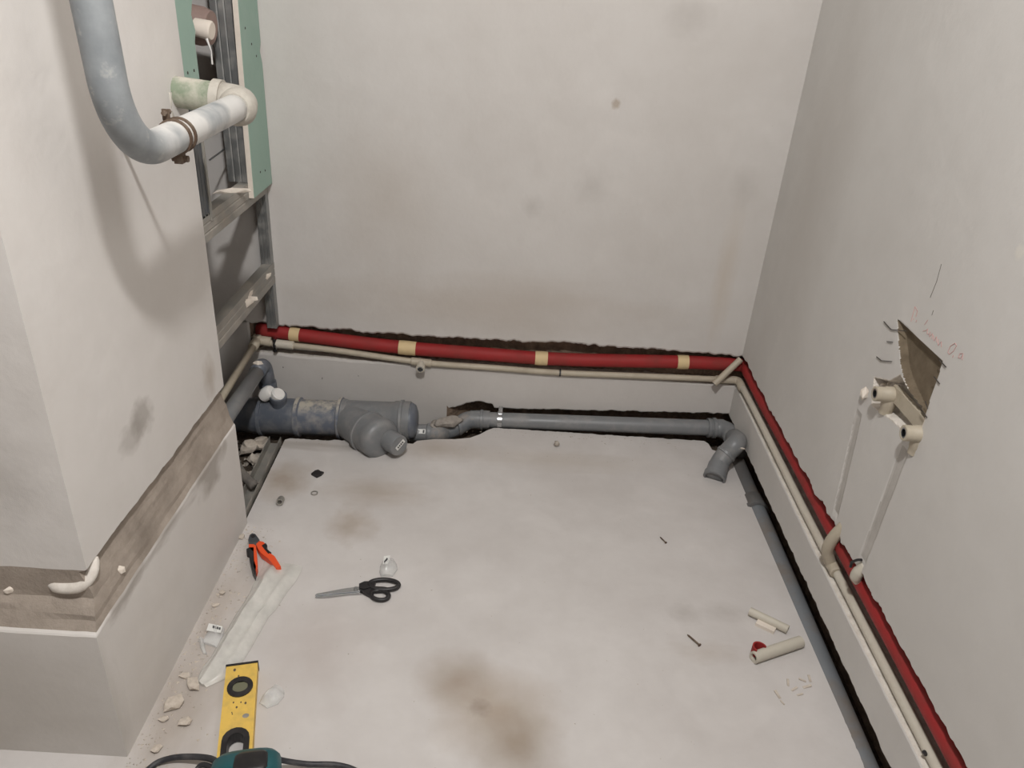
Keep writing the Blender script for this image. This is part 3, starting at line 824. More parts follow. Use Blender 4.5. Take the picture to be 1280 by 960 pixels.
mk('white_collar', lathe(wcap+V((-.012, 0, -.02)), V((.75, -.2, .6)).normalized(), [(0, 0), (0, .020), (.030, .020), (.036, .015), (.036, 0)], 20), M['white'], t1, auto=40)
# dusty middle section
L = segl(372, 430)
t2 = empty('drain_coupling', A(400)-V((0, 0, RD)), 'plaster-dusted wide grey drain pipe section between tee and wye', 'drain pipe')
mk('body', lathe(A(372), ax, [(0, RD-.004), (0, RD-.001), (L, RD-.001), (L, RD-.004)], 36, closed=True), M['pvc_dusty'], t2, auto=40)
mk('socket_ring', lathe(A(371), ax, [(0, RD-.001), (.002, RD+.005), (.012, RD+.005), (.016, RD-.001)], 36), M['pvc_dusty'], t2, auto=40)
# wye
L = segl(424, 512)
t3 = empty('drain_wye', A(460)-V((0, 0, RD)), 'wide grey drain wye with its branch pointing into the room', 'drain fitting')
mk('run', lathe(A(425), ax, [(0, 0), (0, RD+.005), (.02, RD+.005), (.024, RD+.001), (L-.05, RD+.001), (L-.046, RD+.004), (L, RD+.004), (L, 0)], 36), M['pvc'], t3, auto=40)
mk('socket_ring', lathe(A(424), ax, [(0, RD+.004), (.002, RD+.009), (.010, RD+.009), (.012, RD+.004)], 36), M['pvc_dusty'], t3, auto=40)
mk('end_ring', lathe(A(500), ax, [(0, RD+.003), (.002, RD+.008), (.010, RD+.008), (.012, RD+.003)], 36), M['pvc'], t3, auto=40)
b_org = A(431)
bd = V((.72, -.68, .07)).normalized()
bl = .155
mk('branch', lathe(b_org, bd, [(0, 0), (0, RD-.002), (bl-.05, RD-.002), (bl-.046, RD+.003), (bl, RD+.003), (bl, 0)], 36), M['pvc'], t3, auto=40)
mk('branch_ring', lathe(b_org+bd*(bl-.048), bd, [(0, RD), (.003, RD+.007), (.012, RD+.007), (.015, RD)], 36), M['pvc'], t3, auto=40)
# reducer in the wye branch
e0 = b_org+bd*bl
dn, du, dw = frame(bd)
off = (V((1, .3, 0))-bd*bd.dot(V((1, .3, 0)))).normalized()
off = (off*.7+V((0, 0, -.12))).normalized()*.019
t4 = empty('drain_reducer', e0-V((0, 0, RD)), 'grey reducer plug with small white sticker in the wye branch', 'drain fitting')
mk('disc', lathe(e0-bd*.012, bd, [(0, 0), (0, RD+.001), (.012, RD+.004), (.034, RD+.004), (.044, RD-.004), (.048, RD-.014), (.048, 0)], 36), M['pvc'], t4, auto=50)
n0_ = e0+bd*.03+off
mk('neck', lathe(n0_, bd, [(0, .03), (.006, .0305), (.052, .0300), (.054, .0285), (.054, .0)], 30), M['pvc'], t4, auto=40)
fc = n0_+bd*.0545
lx = (V((1, 0, 0))-bd*bd.x).normalized(); ly = bd.cross(lx)
if ly.z < 0: ly = -ly
lx2 = (lx*.80+ly*.6).normalized(); ly2 = bd.cross(lx2)
st_ = mk('sticker', obox(fc+lx2*.004, lx2, ly2, bd, .034, .013, .0006), M['label'], t4)
for k in range(4): mk('print_mark', obox(fc+lx2*(.004+(k-1.5)*.0062), lx2, ly2, bd, .0042, .0066, .0012), M['ink'], st_)
# reducer to the small pipe at the wye's end
e1 = A(511)
t5 = empty('drain_reducer', e1-V((0, 0, RD)), 'grey reducer from the wye run to the small drain pipe, dark barcode sticker', 'drain fitting')
mk('cone', lathe(e1-ax*.01, ax, [(0, 0), (0, RD), (.02, RD), (.03, RD-.006), (.036, .032), (.036, 0)], 32), M['pvc_dark'], t5, auto=50)
q0 = PY(512, 541, YD+.01); q1 = PY(538, 541, YD+.02)
mk('neck', cyl(q0, q1, .0265, 24, .001), M['pvc'], t5, auto=40)
mk('neck_ring', lathe(q1-ax*.008, ax, [(0, .026), (.001, .030), (.009, .030), (.010, .026)], 24), M['pvc'], t5, auto=40)
vv = (V((0, 0, H))-q1).normalized()
lab = q0+(q1-q0)*.55+(V((0, -.75, .65)))*.0268
st_ = mk('sticker', obox(lab, ax, (0, .65, .75), (0, -.75, .65), .030, .014, .0008), M['label'], t5)
for k in (-1, 1): mk('print_mark', obox(lab+ax*(.010*k), ax, (0, .65, .75), (0, -.75, .65), .005, .010, .0014), M['ink'], st_)
# plaster-smeared double bend
YS = 2.072
g0 = PY(640, 526, YS); g1 = PY(880, 534.5, YS)
sl = (g1-g0).normalized()
def G(u): return g0+sl*((u-640)/(240)*(g1-g0).length)
t6 = empty('drain_bend', PY(560, 540, 2.03)-V((0, 0, .03)), 'plaster-smeared grey double bend between wye and back drain pipe', 'drain fitting')
pts = [q1-ax*.01, q1+ax*.02, PY(556, 539, 2.03), PY(572, 533, 2.05), PY(584, 526, 2.068), G(596), G(604)]
mk('bend', tube(catmull(pts, 6), .0285, 24), M['pvc_dirty'], t6, smooth=True)
mk('plaster_coat', stone(PY(560, 531, 2.02)-V((0, 0, .004)), (.040, .022, .014), 91, sub=3), M['cement_pale'], t6, smooth=True)
mk('plaster_coat', stone(PY(545, 534, 2.01)-V((0, 0, .002)), (.022, .016, .009), 92, sub=3), M['cement_pale'], t6, smooth=True)
for u, w_ in ((541, 541), (556, 540), (573, 533)):
    c_ = PY(u, w_, 2.015+(u-541)*.0009); mk('bend_rib', lathe(c_-ax*.004, V((1, .35, .15 if u > 550 else 0)), [(0, .027), (.001, .0305), (.008, .0305), (.009, .027)], 24), M['pvc_dirty'], t6, auto=40)
mk('socket', lathe(G(588), sl, [(0, .026), (0, .0285), (.012, .0285), (.02, .0295), (.06, .0295), (.06, .026)], 26), M['pvc'], t6, auto=40)
mk('socket_ring', lathe(G(600), sl, [(0, .028), (.001, .032), (.009, .032), (.010, .028)], 26), M['pvc'], t6, auto=40)
# long pipe on the back wall
t7 = empty('drain_pipe', G(740)-V((0, 0, .025)), 'long thin grey drain pipe in the chase at the foot of the back wall', 'drain pipe')
mk('pipe', cyl(G(604), G(896), .025, 28, .001), M['pvc'], t7, auto=40)
cl = empty('pipe_clip', G(625), 'bright steel clip around the thin grey drain pipe at the back wall', 'clip')
mk('band', lathe(G(622), sl, [(0, .0255), (0, .0285), (.013, .0285), (.013, .0255)], 26, closed=True), M['chrome'], cl, auto=40)
mk('lug', box(G(625)+V((-.006, -.006, .026)), G(625)+V((.006, .012, .044))), M['chrome'], cl)
# corner fitting and outlet elbow
t8 = empty('drain_elbow', G(905)-V((0, 0, .03)), 'grey corner drain fitting joining the pipes of back and right wall', 'drain fitting')
mk('socket', lathe(G(884), sl, [(0, .0255), (0, .0305), (.010, .0305), (.012, .0285), (.05, .0285), (.05, .0)], 26), M['pvc'], t8, auto=40)
mk('socket_ring', lathe(G(890), sl, [(0, .028), (.001, .0325), (.010, .0325), (.011, .028)], 26), M['pvc'], t8, auto=40)
cz = G(915).z
XS = .722
cpt = V((.712, YS-.004, cz))
mk('corner_bend', tube(bend(G(896), cpt, V((.722, YS-.13, cz+.002)), .04, 8), .0285, 24), M['pvc'], t8, smooth=True)
t9 = empty('drain_outlet', F(890, 600), 'short grey elbow outlet lying open towards the room near the corner', 'drain fitting')
po = [V((.715, YS-.075, cz+.012)), PX(921, 553, .690), PX(909, 566, .664)+V((0, 0, .0)), PX(899, 580, .642), PX(893, 597, .624)]
mk('bend', tube(catmull(po, 6), .0275, 24), M['pvc'], t9, smooth=True)
dd = (po[-1]-po[-2]).normalized()
mk('socket', lathe(po[-1]-dd*.045, dd, [(0, .027), (.002, .0295), (.03, .0295), (.032, .0325), (.046, .0325), (.048, .030), (.048, .026), (.01, .026), (.01, 0)], 26), M['pvc'], t9, auto=40)
mk('socket_ring', lathe(po[2]-V((0, 0, 0)), (po[2]-po[1]), [(0, .027), (.001, .0302), (.008, .0302), (.009, .027)], 26), M['pvc'], t9, auto=40)
mk('plaster_streak', stone(PX(926, 562, .694)+V((0, 0, .0)), (.003, .014, .004), 8), M['gyps'], t9)
# pipe along the right wall
t10 = empty('drain_pipe', (XS, 1.3, .0), 'thin grey drain pipe in the trench along the right wall', 'drain pipe')
ZR0, ZR1 = .018, .028
def rz(y): return -.014-(2.0-y)*.008
pj = F(958, 632).y
M['pvc_mud'] = plain('mud_streaked_drain_plastic', rgb(118, 122, 126), .45, 0, .75, rgb(120, 106, 92), 9)
mk('pipe', cyl((XS, pj, rz(pj)), (XS, .1, rz(.1)), .025, 28), M['pvc_mud'], t10, auto=40)
t11 = empty('drain_pipe', (XS, 1.9, .0), 'short muddy drain pipe with socket between corner fitting and right wall pipe', 'drain pipe')
mk('pipe', cyl((XS, YS-.12, rz(YS-.12)), (XS, pj+.03, rz(pj+.03)), .025, 28), M['pvc_brown'], t11, auto=40)
mk('socket', lathe((XS, pj+.05, rz(pj)), (0, -1, .012), [(0, .026), (.004, .029), (.045, .029), (.047, .033), (.060, .033), (.062, .026)], 26), M['pvc_brown'], t11, auto=40)
p = F(1050, 783)
# ================================================================== TAP CONNECTORS ON THE RIGHT WALL
def connector(u, v_, label):
    T = PX(u, v_, XR-.026)
    o = empty('tap_connector', (XR, T.y, T.z), label, 'pipe fitting', 'tap connectors on the right wall')
    c = V((XR+.010, T.y, T.z))
    mk('body', lathe(c, (-1, 0, 0), [(0, 0), (0, .0155), (.014, .0155), (.016, .0142), (.035, .0142), (.036, .013), (.036, .0095), (.022, .0095), (.022, 0)], 26), M['tan'], o, auto=40)
    mk('thread_insert', lathe(c+V((-.021, 0, 0)), (-1, 0, 0), [(0, .0097), (.0145, .0097), (.0145, .0070), (0, .0070)], 22, closed=True), M['chrome'], o, auto=40)
    mk('bore_shade', cyl(c+V((-.022, 0, 0)), c+V((-.023, 0, 0)), .0072, 18), M['black'], o)  # black disc painted in for the shade deep in the opening
    mk('elbow_leg', lathe(c+V((-.004, 0, -.006)), (0, 0, -1), [(0, .0135), (.020, .0135), (.022, .012), (.034, .012), (.034, 0)], 20), M['tan'], o, auto=40)
    return o, c
c1, pc1 = connector(1093, 492, 'far tap connector with threaded opening at the left end of the bracket')
c2, pc2 = connector(1129, 541, 'near tap connector with threaded opening at the right end of the bracket')
mid = (pc1+pc2)/2
br = mk('mounting_bar', obox((XR+.012, mid.y, mid.z+.008), (0, 1, 0), (1, 0, 0), (0, 0, 1), abs(pc1.y-pc2.y)+.01, .010, .028), M['tan'])
tag(br, 'beige mounting bar joining the two tap connectors on the right wall', 'bracket')
q = PX(1083, 494, XR)
o = mk('plaster_lump', stone((XR-.006, q.y, q.z-.012), (.010, .011, .013), 33), M['gyps']); tag(o, 'small white plaster lump left of the far tap connector', 'plaster lump')
rnd = random.Random(4)
for k in range(14):
    t = rnd.random(); u, w_ = 1100+t*48+rnd.uniform(-4, 4), 470+t*48+rnd.uniform(-8, 8)
    p = PX(u, w_, XR+.012); mk('plaster_crumb', stone((XR+.016, p.y, p.z-.004), rnd.uniform(.004, .009), 100+k), M['gyps'], wall_right)

# ================================================================== LOOSE THINGS ON THE FLOOR
def fpt(u, v_, z=0.0): return F(u, v_, z)
# --- spirit level
zt = .024
la, lb = fpt(284, 831, zt), fpt(321, 830, zt)
lc = fpt(275, 937, zt); ldn = fpt(312, 937, zt)
ydir = (((lc-la)+(ldn-lb))/2); ydir.z = 0; ydir.normalize()
xdir = V((-ydir.y, ydir.x, 0))
if xdir.x < 0: xdir = -xdir
wd = .058; Llen = .60
lorg = (la+lb)/2
def lvl(x, y, h): return V((lorg.x, lorg.y, 0))+xdir*x+ydir*y+V((0, 0, .001+h))
def circ(cx_, cy_, rx, ry, n=24): return [(cx_+rx*math.cos(2*math.pi*k/n), cy_+ry*math.sin(2*math.pi*k/n)) for k in range(n)]
def stad(cx_, y0, y1, r, n=8):
    return [(cx_+r*math.cos(math.pi+math.pi*k/n), y0+r+r*math.sin(math.pi+math.pi*k/n)) for k in range(n+1)]+[(cx_+r*math.cos(math.pi*k/n), y1-r+r*math.sin(math.pi*k/n)) for k in range(n+1)]
vy = .055
lv = empty('spirit_level', lvl(0, .1, 0), 'worn yellow spirit level with round black vial window lying on the floor', 'spirit level')
mk('body', prism([(-wd/2, 0), (wd/2, 0), (wd/2, Llen), (-wd/2, Llen)], zt-.001, lvl, [circ(0, vy, .021, .021), stad(0, .150, .30, .0205), circ(0, .45, .02, .02)]), M['yellow'], lv)
mk('end_cap', prism([(-wd/2-.001, -.004), (wd/2+.001, -.004), (wd/2+.001, .001), (-wd/2-.001, .001)], zt, lvl), M['black'], lv)
def lvh(h0): return lambda x, y, h: lvl(x, y, h0+h)
mk('vial_ring', prism(circ(0, vy, .0235, .0235), .0035, lvh(zt-.002), [circ(0, vy, .0145, .0125)]), M['black'], lv)
vo = mk('vial_seat', prism(circ(0, vy, .0208, .0208), .014, lvh(.001)), M['black'], lv)
mk('vial', prism([(-.0135, vy-.007), (-.009, vy-.0115), (.009, vy-.0115), (.0135, vy-.007), (.0135, vy+.007), (.009, vy+.0115), (-.009, vy+.0115), (-.0135, vy+.007)], .008, lvh(.015)), M['vial'], lv)
mk('grip_frame', prism(stad(0, .146, .304, .0235), .0035, lvh(zt-.002), [stad(0, .158, .292, .0135)]), M['black'], lv)
mk('grip_lining', prism(stad(0, .1505, .2995, .0203), .020, lvh(.002), [stad(0, .158, .292, .0135)]), M['black'], lv)
rnd = random.Random(8)
for k in range(8):
    x, y = rnd.uniform(-.016, .012), rnd.uniform(.088, .115) if k < 6 else rnd.uniform(.005, .03)
    s = rnd.uniform(.001, .0026)
    mk('dirt_spot', prism(circ(x, y, s, s*1.5, 8), .0003, lvh(zt-.0012)), M['rust'], lv)
mk('dirt_spot', prism(circ(.014, .122, .006, .005, 10), .0004, lvh(zt-.0012)), M['zinc_dusty'], lv)

# --- scissors
sc = empty('scissors', fpt(450, 742), 'scissors with black plastic handles lying open-handled on the floor', 'scissors')
def flat(pts, h0): return lambda x, y, h: F(x, y, 0)+V((0, 0, h0+h))
def px_prism(pts, t, h0, holes=()): return prism(pts, t, flat(None, h0), holes)
def ell(cx_, cy_, rx, ry, rot=0, n=26):
    c_, s_ = math.cos(rot), math.sin(rot)
    return [(cx_+rx*math.cos(a)*c_-ry*math.sin(a)*s_, cy_+rx*math.cos(a)*s_+ry*math.sin(a)*c_) for a in [2*math.pi*k/n for k in range(n)]]
mk('blade', px_prism([(394, 747), (396, 745), (430, 738.5), (449, 736), (453, 740), (446, 742), (420, 744)], .002, .005), M['chrome'], sc)
mk('blade', px_prism([(394, 748.5), (396, 746), (432, 742), (450, 740), (452, 744), (438, 744.5), (410, 748)], .002, .0025), M['chrome'], sc)
mk('pivot_screw', cyl(fpt(445, 739)+V((0, 0, .006)), fpt(445, 739)+V((0, 0, .010)), .0045, 14), M['zinc'], sc)
def loop3(cpts, r, z): return tube([F(a, b)+V((0, 0, z)) for a, b in cpts]+[F(*cpts[0])+V((0, 0, z))], r, 10, cap=False)
up_l = ell(480, 734, 18.5, 6.3, .02); lo_l = ell(475, 746.5, 11, 6.0, .10)
mk('handle', join(loop3(up_l, .0052, .0075), px_prism([(449, 734), (456, 731), (470, 731), (468, 737), (455, 741), (449, 739)], .008, .003)), M['black'], sc, auto=50)
mk('handle', join(loop3(lo_l, .0050, .006), px_prism([(449, 740), (456, 736), (480, 737), (490, 739), (484, 742), (468, 743), (462, 748), (454, 744)], .007, .002)), M['black'], sc, auto=50)

# --- side cutters with orange grips
pl = empty('side_cutters', fpt(325, 705), 'side cutters with black and orange grips beside the plastic film', 'pliers')
mk('jaw', px_prism([(313, 675), (316, 673), (320, 674), (325, 681), (326, 687), (319, 689), (312, 687), (311, 681)], .012, .004), M['zinc_dark'], pl)
mk('pivot', cyl(fpt(317, 677)+V((0, 0, .015)), fpt(317, 677)+V((0, 0, .018)), .0045, 12), M['black'], pl)
mk('grip', px_prism([(312, 688), (318, 688), (321, 690), (322, 700), (323, 716), (321, 722), (318, 716), (318, 698), (312, 692)], .016, .003), M['orange'], pl)
mk('grip_inlay', px_prism([(309, 694), (313, 692), (318, 692), (318.5, 708), (321, 716), (320, 728), (316, 720), (313, 708), (312, 698), (309, 697)], .017, .002), M['black'], pl)
mk('grip', px_prism([(321, 688), (325, 684), (330, 685), (333, 688), (331, 692), (335, 697), (344, 703), (352, 716), (346, 718), (336, 706), (327, 699), (323, 693)], .016, .003), M['orange'], pl)
mk('grip_inlay', px_prism([(328, 690), (333, 687), (335, 690), (334, 694), (340, 699), (336, 700), (331, 694)], .017, .003), M['black'], pl)

# --- long milky plastic film sleeve
def film_mesh(cl_, n=9, seed=1, amp=.006, ridge=False):
    """cl_: list of (left px, right px, height)"""
    top, bot = [], []
    m = len(cl_)
    for i, (a, b, h) in enumerate(cl_):
        A_, B_ = F(*a), F(*b); rt, rb = [], []
        for k in range(n+1):
            t = k/n; p = A_.lerp(B_, t)
            w = math.sin(math.pi*t)**.55; w *= 1.0 if not ridge else (.45+.55*math.exp(-((t-.3)/.13)**2)+.3*math.exp(-((t-.78)/.1)**2))
            nz = mnoise.noise(V((p.x*34, p.y*34, seed)))*amp+mnoise.noise(V((p.x*90, p.y*90, seed+3)))*amp*.35
            rt.append(V((p.x, p.y, .002+h*w+max(-h*w*.5, nz*(.3+w)))))
            rb.append(V((p.x, p.y, .001+.0004*w)))
        top.append(rt); bot.append(rb)
    vs_ = [p for r in top for p in r]+[p for r in bot for p in r]; N = m*(n+1); fs_ = []
    for i in range(m-1):
        for k in range(n):
            a = i*(n+1)+k; b = a+n+1
            fs_.append((a, a+1, b+1, b)); fs_.append((a+N, b+N, b+1+N, a+1+N))
    for i in range(m-1):
        for k in (0, n):
            a = i*(n+1)+k; b = a+n+1; fs_.append((a, b, b+N, a+N))
    for i in (0, m-1):
        for k in range(n):
            a = i*(n+1)+k; fs_.append((a, a+1, a+1+N, a+N))
    return vs_, fs_
def dens(rows, k=4):
    out_ = []
    for (a, b, h), (a2, b2, h2) in zip(rows[:-1], rows[1:]):
        for j in range(k):
            t = j/k; out_.append(((a[0]+(a2[0]-a[0])*t, a[1]+(a2[1]-a[1])*t), (b[0]+(b2[0]-b[0])*t, b[1]+(b2[1]-b[1])*t), h+(h2-h)*t))
    out_.append(rows[-1]); return out_
rows = [((331, 701), (378, 709), .004), ((326, 714), (376, 716), .016), ((320, 724), (370, 727), .024), ((312, 742), (357, 744), .026), ((303, 757), (344, 764), .026), ((293, 772), (336, 772), .026),
        ((284, 788), (325, 791), .026), ((274, 803), (315, 809), .026), ((265, 820), (306, 824), .025), ((256, 832), (296, 834), .02), ((250, 842), (284, 848), .014), ((246, 854), (258, 860), .006)]
fm = mk('plastic_film', film_mesh(dens(rows, 3), 16, 2, .0028, True), M['film'], auto=50)
tag(fm, 'long crumpled milky plastic film sleeve lying along the left box', 'plastic film')
# --- small transparent wrappers
wr = mk('plastic_wrapper', film_mesh(dens([((478, 703), (492, 700), .006), ((475, 709), (496, 706), .02), ((474, 716), (497, 712), .022), ((476, 722), (491, 721), .008)], 3), 8, 6, .006), M['clear'], auto=40)
tag(wr, 'small clear plastic wrapper behind the scissor handle', 'wrapper')
mk('sticker', px_prism([(480, 704), (488, 703), (486, 714), (479, 714)], .0006, .021), M['label'], wr)
mk('print_mark', px_prism([(480, 711), (484, 706), (485, 708), (481, 713)], .0004, .0218), M['ink'], wr)
wr = mk('plastic_wrapper', film_mesh(dens([((263, 783), (281, 787), .004), ((258, 793), (279, 798), .012), ((255, 799), (275, 806), .012), ((247, 803), (272, 811), .006)], 3), 8, 9, .006), M['clear'], auto=40)
tag(wr, 'printed clear plastic wrapper between the left box and the film sleeve', 'wrapper')
mk('sticker', px_prism([(262, 785), (279, 789), (277, 797), (259, 794)], .0006, .013), M['label'], wr)
for k in range(4): mk('print_mark', px_prism([(267+k*2.6, 788+k*.7), (269+k*2.6, 788.5+k*.7), (268.6+k*2.6, 791.5+k*.7), (266.6+k*2.6, 791+k*.7)], .0004, .0138), M['ink'], wr)
mk('torn_flap', film_mesh(dens([((248, 800), (256, 802), .008), ((250, 810), (257, 812), .01), ((254, 818), (259, 819), .004)], 3), 5, 12, .004), M['clear'], wr, auto=40)
wr = mk('plastic_wrapper', film_mesh(dens([((343, 858), (356, 864), .006), ((334, 866), (355, 872), .016), ((327, 873), (347, 881), .016), ((324, 880), (334, 886), .006)], 3), 8, 15, .006), M['clear'], auto=40)
tag(wr, 'clear crumpled plastic wrapper to the right of the yellow level', 'wrapper')

# --- teal power tool with its cable, at the lower edge
tb = F(312, 975)
tool = empty('power_tool', (tb.x, tb.y, 0), 'teal power tool with black cable at the bottom edge on the level', 'power tool')
td = V((.22, -1, 0)).normalized(); tx = V((-td.y, td.x, 0))
if tx.x < 0: tx = -tx
def loft(c0, secs, n=20, sq=3.0):
    vs_, fs_ = [], []
    for s, hw_, zlo, zhi in secs:
        for k in range(n):
            a = 2*math.pi*k/n; ca, sa = math.cos(a), math.sin(a)
            e = 2/sq
            x = hw_*math.copysign(abs(ca)**e, ca); z = (zlo+zhi)/2+(zhi-zlo)/2*math.copysign(abs(sa)**e, sa)
            vs_.append(V(c0)+td*s+tx*x+V((0, 0, z)))
    m = len(secs)
    for i in range(m-1):
        for k in range(n):
            k2 = (k+1) % n; fs_.append((i*n+k, i*n+k2, (i+1)*n+k2, (i+1)*n+k))
    fs_.append(tuple(range(n))); fs_.append(tuple((m-1)*n+k for k in range(n))[::-1])
    return vs_, fs_
c0 = F(310, 941, .055); c0 = V((c0.x, c0.y, 0))
mk('housing', loft(c0, [(-.002, .034, .036, .060), (.004, .046, .030, .070), (.016, .055, .027, .078), (.05, .058, .026, .088), (.13, .043, .026, .090), (.2, .036, .028, .084), (.24, .028, .032, .078)]), M['teal'], tool, smooth=True)
mk('vent_panel', loft(c0+V((.010, 0, 0)), [(.012, .020, .0715, .078), (.02, .026, .073, .083), (.05, .028, .078, .0905), (.06, .02, .080, .0905)]), M['black'], tool, smooth=True)
mk('gear_head', loft(c0, [(.235, .030, .030, .080), (.25, .034, .027, .086), (.29, .032, .027, .084), (.31, .02, .034, .07)]), M['zinc_dark'], tool, smooth=True)
cb = catmull([c0+tx*-.035+td*.02+V((0, 0, .05)), F(262, 948, .028), F(228, 946, .016), F(205, 950, .009), F(190, 958, .006), F(176, 975, .006), F(190, 1000, .006)], 8)
mk('cable', tube(cb, .0052, 10), M['rubber'], tool, smooth=True)
cb = catmull([c0+tx*-.03+td*.03+V((0, 0, .04)), F(255, 956, .02), F(243, 968, .01), F(235, 990, .006)], 8)
mk('cable', tube(cb, .0045, 10), M['rubber'], tool, smooth=True)
cb = catmull([c0+tx*.034+td*.012+V((0, 0, .055)), F(356, 951, .03), F(385, 955, .012), F(420, 956, .007), F(446, 964, .006), F(470, 985, .006)], 8)
mk('cable', tube(cb, .0048, 10), M['rubber'], tool, smooth=True)

# --- offcuts, nails and bits on the right
def halfpipe(p0, p1, r, t, a0, a1, n=10):
    d, u, w = frame(V(p1)-V(p0)); vs_, fs_ = [], []
    for P in (V(p0), V(p1)):
        for rr in (r, r-t):
            for k in range(n+1):
                a = a0+(a1-a0)*k/n
                q = u*math.cos(a)+V((0, 0, 1))*math.sin(a)
                vs_.append(P+q*rr)
    N = n+1
    for k in range(n):
        fs_ += [(k, k+1, 2*N+k+1, 2*N+k), (N+k+1, N+k, 3*N+k, 3*N+k+1), (k, N+k, N+k+1, k+1), (2*N+k, 2*N+k+1, 3*N+k+1, 3*N+k)]
    fs_ += [(0, 2*N, 3*N, N), (n, N+n, 3*N+n, 2*N+n)]
    return vs_, fs_
a, b = F(937, 764, .010), F(985, 787, .010)
tag(mk('pipe_offcut', hollow(a, b, .0098, .0062, 18), M['tan_pale'], auto=40), 'beige pipe offcut farther from camera near the drain trench', 'pipe piece')
a, b = F(946, 777, .004), F(969, 788, .004)
o = mk('plaster_shard', obox((a+b)/2, (b-a).normalized(), V((0, 0, 1)).cross((b-a).normalized()), (0, 0, 1), (b-a).length, .020, .008), M['gyps'])
tag(o, 'flat white plaster shard lying against the farther pipe offcut', 'plaster shard')
a, b = F(942, 822, .0125), F(1001, 802, .0125)
tag(mk('pipe_offcut', hollow(a, b, .0125, .0085, 20), M['tan_pale'], auto=40), 'thicker beige pipe offcut with a red foam curl at its open end', 'pipe piece')
p = F(947, 815, .014)
dd = (b-a).normalized()
sd_ = V((0, 0, 1)).cross(dd)
if sd_.y < 0: sd_ = -sd_
cpts = []
rv, rf_ = [], []
for k in range(15):
    an = math.radians(-20+k*15)
    for rr in (.0165, .0130):
        for s in (-.010, .010):
            rv.append(a+dd*.020+V((0, 0, -.001))+sd_*.008+(-dd*math.cos(an)*.9+sd_*math.sin(an))*rr+V((0, 0, .006+s)))
for k in range(14):
    q = k*4; rf_ += [(q, q+1, q+5, q+4), (q+2, q+6, q+7, q+3), (q, q+4, q+6, q+2), (q+1, q+3, q+7, q+5)]
rf_ += [(0, 2, 3, 1), (56, 57, 59, 58)]
tag(mk('foam_curl', (rv, rf_), M['red'], auto=50), 'curl of red foam sleeve at the open end of a pipe offcut', 'foam piece')
def nail(u0, v0, u1, v1, r, label, head=True):
    a, b = F(u0, v0, r*1.4), F(u1, v1, r*1.4)
    o = empty('nail', a, label, 'nail', 'nails on the floor')
    mk('shank', tube([a, a.lerp(b, .12), b], [.0006, r, r], 8), M['rust'], o)
    mk('head', cyl(b, b+(b-a).normalized()*.0022, r*1.9, 10), M['rust'], o)
nail(859, 793, 874, 806, .0021, 'rusty nail lying left of the pipe offcuts on the floor')
nail(825, 671, 832, 678, .0016, 'small dull nail far out on the bare floor')
o = mk('rubber_scrap', px_prism([(389, 594), (394, 590), (398, 589), (401, 591), (405, 592), (402, 595), (396, 598)], .005, .001), M['black']); tag(o, 'black rubber scrap on the floor below the wide drain pipe', 'scrap')
p = F(351, 629)
o = mk('metal_bushing', lathe(p+V((0, 0, .009)), V((.1, -1, .25)), [(-.01, .0088), (.012, .0088), (.012, .0058), (-.01, .0058)], 18, closed=True), M['zinc_dusty'], auto=40); tag(o, 'small hollow metal bushing lying near the shaft track', 'bushing')
p = F(393, 617)
o = mk('washer_ring', lathe(p+V((0, 0, .001)), (0, 0, 1), [(0, .0095), (.002, .0095), (.002, .0065), (0, .0065)], 20, closed=True), M['zinc_dusty'], auto=40); tag(o, 'small flat metal ring on the floor near the black scrap', 'washer')
o = mk('pebble', stone(F(696, 558), (.009, .009, .010), 41), M['rubble_g']); tag(o, 'lone grey pebble on the floor before the back drain pipe', 'pebble')
rnd = random.Random(11)
for k, (u, w_) in enumerate(((985, 853), (1003, 850), (1012, 848), (993, 861), (972, 868), (1000, 868), (1009, 858), (978, 878))):
    a_ = rnd.uniform(0, 3); s = rnd.uniform(.006, .013)
    c_ = F(u, w_, .0015)
    o = mk('paint_flake', obox(c_, (math.cos(a_), math.sin(a_), .15), (-math.sin(a_), math.cos(a_), 0), (0, 0, 1), s*1.6, s*.45, .0014), M['rubble'])
    tag(o, 'thin pale plaster flake in the scatter in front of the pipe offcuts', 'flake', 'flakes in front of the offcuts')

# --- pit at the foot of the shaft: track, hose, rubble
a, b = F(352, 549, .004), F(303, 652, .004)
tr = empty('floor_track', a, 'dusty galvanised floor track edging the rubble pit of the shaft', 'metal profile')
dd = (b-a).normalized(); sx_ = V((0, 0, 1)).cross(dd)
if sx_.x < 0: sx_ = -sx_
mid = (a+b)/2; LL = (b-a).length
mk('web', obox(mid+V((0, 0, -.016))-sx_*.018, dd, sx_, (0, 0, 1), LL, .032, .002), M['zinc_dusty'], tr)
for s in (-.034, -.002): mk('flange', obox(mid+V((0, 0, -.004))+sx_*s, dd, sx_, (0, 0, 1), LL, .002, .024), M['zinc_dusty'], tr)
hp = catmull([F(288, 545, .06), F(292, 572, .04), F(302, 592, .02), F(318, 607, .012)], 10)
hr = [.0125+.0012*(i % 2) for i in range(len(hp))]
tag(mk('flexible_hose', tube(hp, hr, 14), M['hose'], smooth=True), 'dusty grey hose end curving down into the rubble pit', 'hose')
zz_ = -.04
